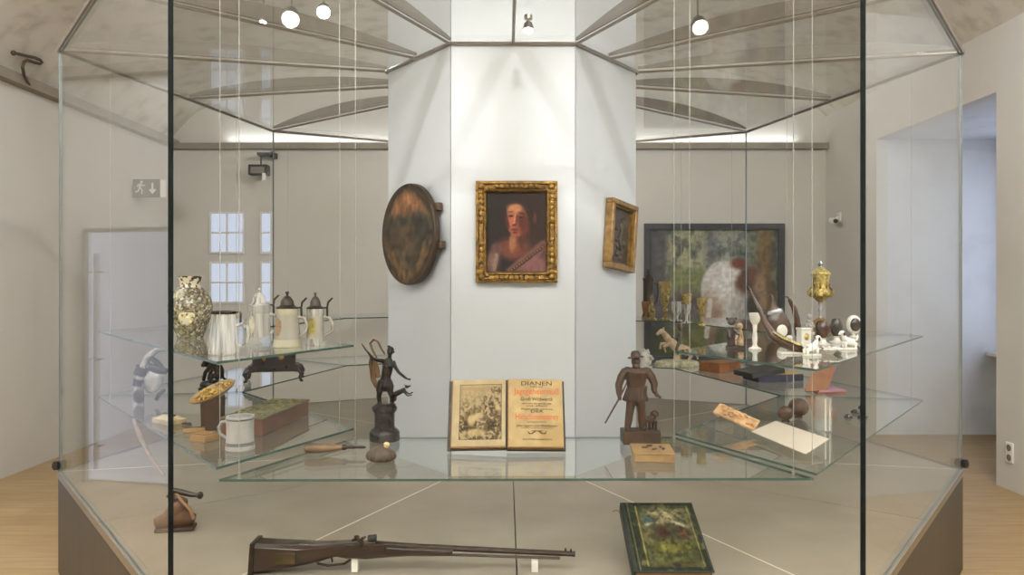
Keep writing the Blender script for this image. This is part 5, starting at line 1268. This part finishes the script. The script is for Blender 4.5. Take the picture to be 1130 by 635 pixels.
# porcelain: two dogs and shell dishes
M_SPOT = mat('spotted_porcelain', rgb(230, 226, 220), .15, 0, spec=.6, stops=[(.5, rgb(232, 229, 224)), (.62, rgb(206, 198, 194)), (.72, rgb(96, 66, 56))], scale=36)
def pdog(px_, py_, rz, sc, label):
    g, k = loc_u(px_, py_); r = k*sc
    o = thing('porcelain_dog', label, 'figurine', g, rz, 'porcelain dogs on the upper right shelf')
    MB().solid([(13*r, 0), (13*r, 2*r), (11.6*r, 2.6*r)], 24, None, 1, .6).build('base', M_PORC, o)
    b = MB().tube([(-8*r, 0, 9*r), (-2*r, 0, 10*r), (5*r, 0, 12*r)], [4.6*r, 5*r, 5*r], 12).tube([(5*r, 0, 13*r), (8*r, 0, 19*r)], [3.6*r, 3*r], 10).ball((9.5*r, 0, 21.5*r), (4*r, 3.2*r, 3.4*r), 12).tube([(10*r, 0, 21*r), (14.5*r, 0, 19.6*r)], [2.4*r, 1.6*r], 8)
    for x_ in (-9, 6):
        for y_ in (-3, 3): b.tube([(x_*r, y_*r, 9*r), (x_*r, y_*r, 2.2*r)], [2.2*r, 1.6*r], 8)
    b.tube([(-12*r, 0, 11*r), (-15*r, 0, 16*r), (-14*r, 0, 20*r)], [1.6*r, 1.2*r, .8*r], 6)
    blob(b.build('body', M_SPOT, o), .0024, 1)
    for y_ in (-1, 1): MB().ball((8.4*r, y_*3.4*r, 20.5*r), (1.7*r, .8*r, 2.8*r), 8).build('ear', M_WOODM, o)
pdog(896, 393, R_(20), .9, 'white spotted porcelain dog just right of the curved powder horn tip')
pdog(936, 386, R_(195), .85, 'white spotted porcelain dog below the framed egg-shaped miniature')
# brown cups on white feet
M_NUT = mat('nut_brown', rgb(78, 46, 34), .25, 0, rgb(52, 32, 26), 20, coat=.4)
M_NUT2 = mat('nut_dark', rgb(56, 44, 38), .25, 0, rgb(38, 32, 30), 20, coat=.4)
def nut(px_, py_, w_, m_, label):
    g, k = loc_u(px_, py_); r = k
    o = thing('nut_cup', label, 'cup', g, 0, 'dark cups on white feet')
    MB().solid([(8*r, 0), (8*r, 1.5*r), (4*r, 3*r), (3*r, 6*r), (5*r, 8*r)], 20).build('foot', M_PORC, o)
    MB().solid([(3*r, 7.4*r), (w_*.9*r, 12*r), (w_*r, 18*r), (w_*.86*r, 24*r), (w_*.6*r, 27*r)], 24).build('bowl', m_, o)
nut(908, 381, 8, M_NUT, 'reddish brown cup on a white foot, below the gilt covered cup')
nut(923, 379, 6.6, M_NUT2, 'darker narrow cup on a white foot, right of the reddish brown cup')
# porcelain shell dish
g, k = loc_u(912, 391); r = k
o = thing('shell_dish', 'low white scalloped porcelain dish before the two dark cups', 'dish', g)
MB().lathe([(0, 0), (7*r, 0), (9*r, 2*r), (14*r, 6*r), (13.4*r, 6.4*r), (8*r, 3*r), (0, 1.6*r)], 28).build('dish', M_PORC, o)
m = MB()
for i in range(12):
    a = 2*math.pi*i/12; m.ball((13.4*r*math.cos(a), 13.4*r*math.sin(a), 6*r), (3.4*r, 3.4*r, 1.6*r), 8)
m.build('scalloped_rim', M_SPOT, o)
# egg-shaped miniature
g, k = loc_u(942, 373); r = k
o = thing('oval_miniature', 'egg-shaped brown miniature in a white mount at the far right of the upper shelf', 'miniature', g)
MB().solid([(5*r, 0), (5*r, 1.2*r), (1.8*r, 2.4*r), (1.4*r, 5*r)], 16).build('stand', M_PORC, o)
MB().ball((0, 0, 14.5*r), (8.6*r, 6*r, 10.6*r), 20).build('egg', M_PORC, o)
MB().ball((0, -3.6*r, 14.5*r), (6*r, 3.4*r, 7.6*r), 18).build('miniature', M_NUT2, o)
# gilt covered cup
g, k = loc_u(905.5, 363.5); r = k
o = thing('covered_cup', 'tall ornate gilt covered goblet, highest piece on the right shelves', 'covered cup', g)
MB().solid([(13*r, 0), (13.5*r, 1.5*r), (12.4*r, 5*r), (8*r, 9*r), (4*r, 11.5*r), (2.6*r, 13*r)], 28).build('foot', M_GOLD, o)
MB().solid([(2.6*r, 12*r), (1.8*r, 18*r), (2.6*r, 21*r), (1.7*r, 24*r), (2.6*r, 30*r)], 18).build('stem', M_SILV, o)
MB().solid([(2.4*r, 29*r), (6*r, 33*r), (10.4*r, 37*r), (10.8*r, 40*r), (8.6*r, 44*r), (8.2*r, 50*r), (9.4*r, 58*r), (9.8*r, 60*r)], 28).build('bowl', M_GOLDL, o)
m = MB()
for i in range(8):
    a = 2*math.pi*i/8; m.ball((9.6*r*math.cos(a), 9.6*r*math.sin(a), 38*r), (2.6*r, 2.6*r, 3*r), 8).ball((8.2*r*math.cos(a+.4), 8.2*r*math.sin(a+.4), 48*r), (1.6*r, 1.6*r, 4*r), 8)
for sx in (-1, 1): m.tube([(sx*9*r, 0, 36*r), (sx*13*r, 0, 38*r), (sx*13.6*r, 0, 43*r), (sx*10*r, 0, 46*r)], [1.4*r, 1.5*r, 1.4*r, 1*r], 8)
m.build('embossing', M_GOLD, o)
l = MB().solid([(10.2*r, 60*r), (10.4*r, 61*r), (8.4*r, 64*r), (5*r, 66*r), (3*r, 68*r)], 28).build('lid', M_GOLDL, o)
MB().solid([(3*r, 67.6*r), (1.6*r, 69.4*r), (3*r, 72*r), (1.4*r, 75*r)], 16).build('finial', M_SILV, l)
# ---- back row of glasses
def goblet(px_, py_, name, label, prof, m_, cat='goblet', parts=None):
    g, k = loc_u(px_, py_); r = k
    o = thing(name, label, cat, g, 0, 'glasses on the upper back shelf')
    MB().solid([(a*r, b*r) for a, b in prof[0]], 20).build('foot', m_, o)
    MB().lathe([(a*r, b*r) for a, b in prof[1]], 24).build('bowl', m_, o)
    if parts: parts(o, r)
    return o
goblet(712.5, 352, 'honey_goblet', 'small honey-brown goblet next to the column on the upper back shelf', ([(4.6, 0), (4.4, 1), (1.4, 2.6), (1.4, 5)], [(1.2, 4.6), (3.6, 9), (4.6, 19), (4.2, 19), (3, 9), (0, 5.4)]), M_HONEY)
goblet(719.5, 353, 'amber_flacon', 'slim amber flacon with stopper right of the honey-brown goblet', ([(5.4, 0), (5.4, 1.4), (2.6, 3)], [(2.4, 2.8), (4.2, 8), (3.4, 15), (1.4, 19), (1.4, 23), (2.2, 25), (0, 28)]), M_AMBER, 'flacon')
goblet(734, 354, 'yellow_pokal', 'tallest yellow glass goblet, centre of the upper back shelf row', ([(7, 0), (7, 1.4), (2.4, 4), (2, 9), (3.4, 12), (2, 15)], [(2, 14.6), (4.4, 20), (5.4, 30), (7.2, 43), (6.8, 43), (4.8, 30), (0, 17)]), M_AMBER)
goblet(746.5, 355, 'clear_tumbler', 'small clear footed tumbler between two yellow goblets', ([(5, 0), (5, 1.2), (2, 3), (2, 6)], [(1.8, 5.6), (5, 11), (5.6, 22), (5.2, 22), (4.4, 11), (0, 7)]), M_CRYSTAL, 'tumbler')
goblet(757.5, 357, 'yellow_goblet', 'wide yellow-rimmed goblet before the pale horse in the painting', ([(5, 0), (5, 1), (1.6, 3), (1.6, 9)], [(1.4, 8.6), (4.4, 14), (5.6, 21)]), M_CRYSTAL, 'goblet', lambda o, r: MB().lathe([(5.7*r, 21*r), (6.1*r, 33*r), (5.7*r, 33*r), (5.3*r, 21*r)], 24).build('yellow_rim', M_AMBER, o))
goblet(774, 360, 'slim_yellow_goblet', 'slim yellow goblet at the right end of the back row of glasses', ([(5.4, 0), (5.4, 1.2), (1.6, 4), (1.6, 11)], [(1.4, 10.6), (4.4, 16), (5.4, 31), (5, 31), (3.8, 16), (0, 12)]), M_AMBER)
g, k = loc_u(715.5, 350.2); r = k
o = thing('pewter_stein', 'tall dark pewter stein with pointed lid behind the honey-brown goblet', 'stein', g)
MB().solid([(7*r, 0), (7*r, 2*r), (6*r, 4*r), (5.6*r, 30*r), (5.6*r, 41*r)], 24).build('body', M_PEWTER, o)
l = MB().solid([(6.4*r, 41*r), (6.4*r, 42.6*r), (4.6*r, 44*r), (2.4*r, 47*r), (1*r, 48*r)], 24).build('lid', M_PEWTER, o)
MB().solid([(1*r, 47.6*r), (1.8*r, 50*r), (.8*r, 53*r)], 12).build('finial', M_PEWTER, l)
MB().tube([(5*r, 0, 38*r), (10*r, 0, 37*r), (11*r, 0, 26*r), (9*r, 0, 16*r), (5.4*r, 0, 12*r)], 1*r, 8).build('handle', M_PEWTER, o)

# ================================================================== RIGHT SHELVES, LOWER
def loc_l(x, y): return loc_on(x, y, ZLR)
# rider figurine
g, k = loc_l(747, 404); r = k
o = thing('rider_figurine', 'porcelain rider on a rearing pale horse on an oval flowered base', 'figurine', g)
MB().solid([(24*r, 0), (24.4*r, 2*r), (23*r, 5*r), (18*r, 6.4*r)], 36, None, 1, .5).build('base', mat('flowered_base', rgb(206, 198, 172), .3, 0, rgb(150, 142, 102), 40), o)
M_HORSE = mat('cream_horse', rgb(214, 194, 164), .25, 0, rgb(176, 146, 112), 20)
b = MB().tube([(12*r, 0, 16*r), (6*r, 0, 18*r), (-2*r, 0, 22*r), (-8*r, 0, 27*r)], [5.4*r, 5.6*r, 5.4*r, 5*r], 12).tube([(-8*r, 0, 28*r), (-13*r, 0, 34*r), (-16*r, 0, 38*r)], [4.2*r, 3.4*r, 2.6*r], 10)
b.ball((-17*r, 0, 38*r), (3.4*r, 2.4*r, 3*r), 10).tube([(-18*r, 0, 38*r), (-22.5*r, 0, 34*r)], [2.4*r, 1.6*r], 8).tube([(-15*r, -1.5*r, 40*r), (-14.6*r, -1.5*r, 43*r)], [.9*r, .4*r], 6).tube([(-15*r, 1.5*r, 40*r), (-14.6*r, 1.5*r, 43*r)], [.9*r, .4*r], 6)
b.tube([(-9*r, -3*r, 24*r), (-15*r, -3*r, 21*r), (-13*r, -3*r, 15*r)], [2.4*r, 1.7*r, 1.2*r], 8).tube([(-9*r, 3*r, 24*r), (-17*r, 3*r, 24*r), (-18*r, 3*r, 18*r)], [2.4*r, 1.7*r, 1.2*r], 8)
b.tube([(12*r, -3*r, 15*r), (15*r, -3*r, 11*r), (11*r, -3*r, 5.6*r)], [3.4*r, 2.1*r, 1.4*r], 8).tube([(12*r, 3*r, 15*r), (17*r, 3*r, 11*r), (14*r, 3*r, 5.6*r)], [3.4*r, 2.1*r, 1.4*r], 8)
b.tube([(16*r, 0, 18*r), (22*r, 0, 14*r), (23*r, 0, 7*r)], [1.6*r, 1.8*r, 1*r], 8).tube([(0, 0, 20*r), (0, 0, 5*r)], [3*r, 4*r], 10)
blob(b.build('horse', M_HORSE, o), .004, 2)
b = MB().tube([(2*r, 0, 24*r), (3*r, 0, 31*r), (3.4*r, 0, 37*r)], [4*r, 3.8*r, 2.6*r], 10).ball((3.2*r, 0, 41*r), (2.6*r, 2.6*r, 3*r), 10).tube([(1*r, -3.6*r, 25*r), (-2*r, -6*r, 19*r), (0, -6*r, 13*r)], [2.2*r, 1.9*r, 1.5*r], 8).tube([(1*r, 3.6*r, 25*r), (-2*r, 6*r, 19*r), (0, 6*r, 13*r)], [2.2*r, 1.9*r, 1.5*r], 8).tube([(2*r, -3*r, 35*r), (-3*r, -3*r, 31*r), (-7*r, -1*r, 32*r)], [1.7*r, 1.4*r, 1.1*r], 8).tube([(4*r, 3*r, 35*r), (0, 4*r, 30*r), (-5*r, 2*r, 31*r)], [1.7*r, 1.4*r, 1.1*r], 8)
blob(b.build('rider', mat('dark_green_coat', rgb(62, 70, 56), .3, 0, rgb(110, 92, 72), 30), o), .0034, 1)
MB().solid([(4*r, 43*r), (4*r, 43.6*r), (2.4*r, 44.2*r), (2*r, 46.4*r)], 14, T(3.2*r, 0, 0)).build('hat', mat('red_hat', rgb(120, 60, 52), .4), o)
# white lacy porcelain group by the column
g, k = loc_l(711, 406); r = k
o = thing('lace_porcelain', 'white lacy porcelain group behind the wooden hunter, beside the column', 'figurine', g)
MB().solid([(9*r, 0), (9*r, 1.6*r), (7*r, 2.4*r)], 24).build('base', M_PORC, o)
m = MB(); rs = random.Random(4)
for i in range(34):
    a = rs.uniform(0, 6.28); z_ = rs.uniform(3, 20); q_ = (9.5-abs(z_-9)*.45)*rs.uniform(.5, 1); m.ball((q_*math.cos(a)*r, q_*math.sin(a)*.8*r, z_*r), (rs.uniform(1.4, 2.8)*r, rs.uniform(1.4, 2.8)*r, rs.uniform(1.2, 2.4)*r), 8)
m.tube([(0, 0, 1*r), (0, 0, 14*r), (-1*r, 0, 19*r)], [6*r, 5*r, 3*r], 12)
blob(m.build('lace_figure', M_PORC, o), .0045, 1)
# orange box
g, k = loc_l(799, 412.5); r = k
M_ORANGE = mat('orange_leather', rgb(142, 88, 46), .5, 0, rgb(120, 72, 36), 18)
o = thing('orange_box', 'closed flat orange leather box left of the open black case', 'box', g, R_(32))
MB().box((.085, .115, .031), (.23, .20, .062)).build('box_body', M_ORANGE, o, bevel=.003)
MB().box((.085, .115, .068), (.236, .206, .012)).build('lid', M_ORANGE, o, bevel=.003)
MB().box((.085, .012, .045), (.02, .006, .016)).build('clasp', M_GOLD, o, smooth=False)
# black case
g, k = loc_l(858, 422); r = k
o = thing('black_case', 'open black instrument case with yellow lining beside the orange box', 'case', g, R_(14))
M_CASE = mat('black_case_leather', rgb(44, 42, 44), .5, 0, rgb(54, 50, 50), 20); M_NAVY = mat('navy_case', rgb(46, 46, 68), .5)
MB().box((.03, .10, .024), (.34, .2, .046)).build('tray', M_NAVY, o, bevel=.003)
MB().box((.06, .10, .0485), (.26, .18, .004)).build('lining', mat('yellow_lining', rgb(196, 164, 92), .7), o, smooth=False)
MB().box((-.06, .115, .068), (.25, .235, .036), Ry(-7)).build('lid', M_CASE, o, bevel=.004)
# orange open album
g, k = loc_l(905, 434.5); r = k
o = thing('orange_album', 'orange-covered album standing half open with magenta page edges, lower right shelf', 'book', g, R_(6))
AM = Rx(-38)
def slant(m, x0_, x1_, y0_, y1_, th, M): # leaning panel sheared sideways
    v = [m.bm.verts.new(M @ Vector((x+sh, y, z))) for y in (y0_, y1_) for (x, z, sh) in ((x0_, 0, 0), (x1_, 0, 0), (x1_, th, .13), (x0_, th, .13))]
    for q_ in ((0, 1, 2, 3), (7, 6, 5, 4), (0, 4, 5, 1), (1, 5, 6, 2), (2, 6, 7, 3), (3, 7, 4, 0)): m._f([v[i] for i in q_])
    return m
slant(MB(), -.095, .045, 0, .006, .20, T(0, 0, .016) @ AM).build('front_cover', M_ORANGE, o, smooth=False)
slant(MB(), -.09, .05, .007, .014, .19, T(0, 0, .018) @ AM).build('page_block', mat('magenta_edges', rgb(140, 84, 108), .6), o, smooth=False)
MB().box((.07, .07, .004), (.18, .16, .008)).build('back_cover', M_ORANGE, o, bevel=.001)
MB().box((.075, .07, .0135), (.17, .15, .011)).build('lower_pages', mat('magenta_pages', rgb(168, 120, 140), .6), o, smooth=False)
# sheet of paper on its slope
o = thing('paper_sheet', 'large blank off-white sheet of paper lying slanted on the lower right shelf', 'paper', (0, 0, ZLR+.001))
zz = [.02, .042, .042, .02]
pc_ = [G(889, 502, ZLR+zz[0]), G(915, 485.5, ZLR+zz[1]), G(856, 465.5, ZLR+zz[2]), G(829, 477, ZLR+zz[3])]
ctr = sum(pc_, Vector())/4; o.location = (ctr.x, ctr.y, ZLR+.0006)
P4 = [p_-o.location for p_ in pc_]
m = MB(); lo = [m.bm.verts.new(p_) for p_ in P4]; hi = [m.bm.verts.new(p_+Vector((0, 0, .003))) for p_ in P4]
m._f(lo[::-1]); m._f(hi)
for i in range(4): m._f([lo[i], lo[(i+1) % 4], hi[(i+1) % 4], hi[i]])
m.build('sheet', mat('white_paper', rgb(196, 183, 168), .8, 0, rgb(198, 186, 170), 10), o, smooth=False)
m = MB(); q4 = [p_*.8 for p_ in P4]
lo = [m.bm.verts.new((p_.x, p_.y, 0)) for p_ in q4]; hi = [m.bm.verts.new((q_.x, q_.y, .8*(p_.z-.031)+.029)) for q_, p_ in zip(q4, P4)]
m._f(lo[::-1]); m._f(hi)
for i in range(4): m._f([lo[i], lo[(i+1) % 4], hi[(i+1) % 4], hi[i]])
m.build('paper_support', M_GLASS, o, smooth=False)
# carved bone piece on a clear stand
g, k = loc_l(802, 480); r = k
g.y += .06; g.x += .02
o = thing('bone_carving', 'carved bone plaque leaning on a clear acrylic block, left of the paper sheet', 'carving', g, R_(-14))
m = MB(); M_ACR = glass_mat('acrylic', (.9, .9, .9), .07)
m.box((-3*r, 6*r, 11*r), (20*r, 24*r, 22*r)).build('acrylic_block', M_ACR, o, smooth=False)
KM = T(10*r, 4*r, 16.5*r) @ Rz(-16) @ Ry(20) @ Rx(24)
M_BONE = mat('bone', rgb(206, 172, 130), .4, 0, rgb(170, 124, 84), 40, bump=.2)
MB().box((0, 0, 0), (48*r, 20*r, 2.6*r), KM).build('plaque', M_BONE, o, bevel=.002)
m = MB(); rs = random.Random(8)
for i in range(16): m.ball((rs.uniform(-21, 21)*r, rs.uniform(-7, 7)*r, 2*r), (rs.uniform(2, 4.5)*r, rs.uniform(1.2, 2.4)*r, 1.8*r), 8, KM, (0, 0, rs.uniform(-1, 1)))
m.build('relief', mat('bone_brown', rgb(170, 118, 76), .45, 0, rgb(210, 170, 124), 50), o)
MB().box((20*r, 2*r, 3*r), (3*r, 10*r, 6*r)).build('stop', M_ACR, o, smooth=False)
# two brown burr balls
M_BURR = mat('burr', rgb(98, 72, 56), .5, 0, rgb(66, 46, 36), 40, bump=.4)
for (x_, y_, rad, lab) in ((867, 469, 8.5, 'smaller brown burr ball behind the upper edge of the paper sheet'), (881, 470, 11, 'larger brown burr ball behind the upper edge of the paper sheet')):
    d_ = 3.56 if x_ < 870 else 3.66
    k = d_/F; r = k
    o = thing('burr_ball', lab, 'ball', ((x_-565)/F*d_, d_, ZLR+.0006), 0, 'brown burr balls')
    MB().ball((0, 0, rad*r*.92+1.6*r), (rad*r, rad*r, rad*r*.92), 20).build('ball', M_BURR, o)
    MB().solid([(4.4*r, 0), (4.4*r, 1*r), (3.4*r, 2.6*r)], 16).build('ring_foot', M_WOODC, o)
# small dark carvings near the tip of the shelf
for i, (x_, y_, a_, lab) in enumerate(((936, 461, 20, 'leftmost of four small dark carved buttons near the shelf tip'), (944, 456, -30, 'second from left of four small dark carved buttons near the shelf tip'), (951, 451, 40, 'farthest of four small dark carved buttons near the shelf tip'), (951, 462, 0, 'nearest right of four small dark carved buttons near the shelf tip'))):
    g, k = loc_l(x_, y_); r = k
    o = thing('carved_button', lab, 'button', g, R_(a_), 'small dark carved buttons')
    MB().solid([(5*r, 0), (5.2*r, 1*r), (3.6*r, 2.6*r), (1.2*r, 3.6*r)], 16, None, 1, .7).build('disc', M_NUT2, o)
    MB().tube([(3*r, 0, 1*r), (7*r, 1*r, 1.4*r)], [1.2*r, .7*r], 6).build('shank', M_IRON, o)
# clear ribbed glass block
g, k = loc_l(909, 476); r = k
o = thing('glass_block', 'clear upright ribbed glass block between the paper sheet and the album', 'glass block', g, R_(8))
m = MB().box((0, 0, 19*r), (13*r, 13*r, 38*r)).build('block', M_CRYSTAL2, o, bevel=.002)
m = MB().box((-2*r, -6.9*r, 19*r), (1.6*r, .6*r, 35*r)).box((3*r, -6.9*r, 19*r), (1.2*r, .6*r, 35*r)).build('frosted_rib', M_PORC, o, smooth=False)
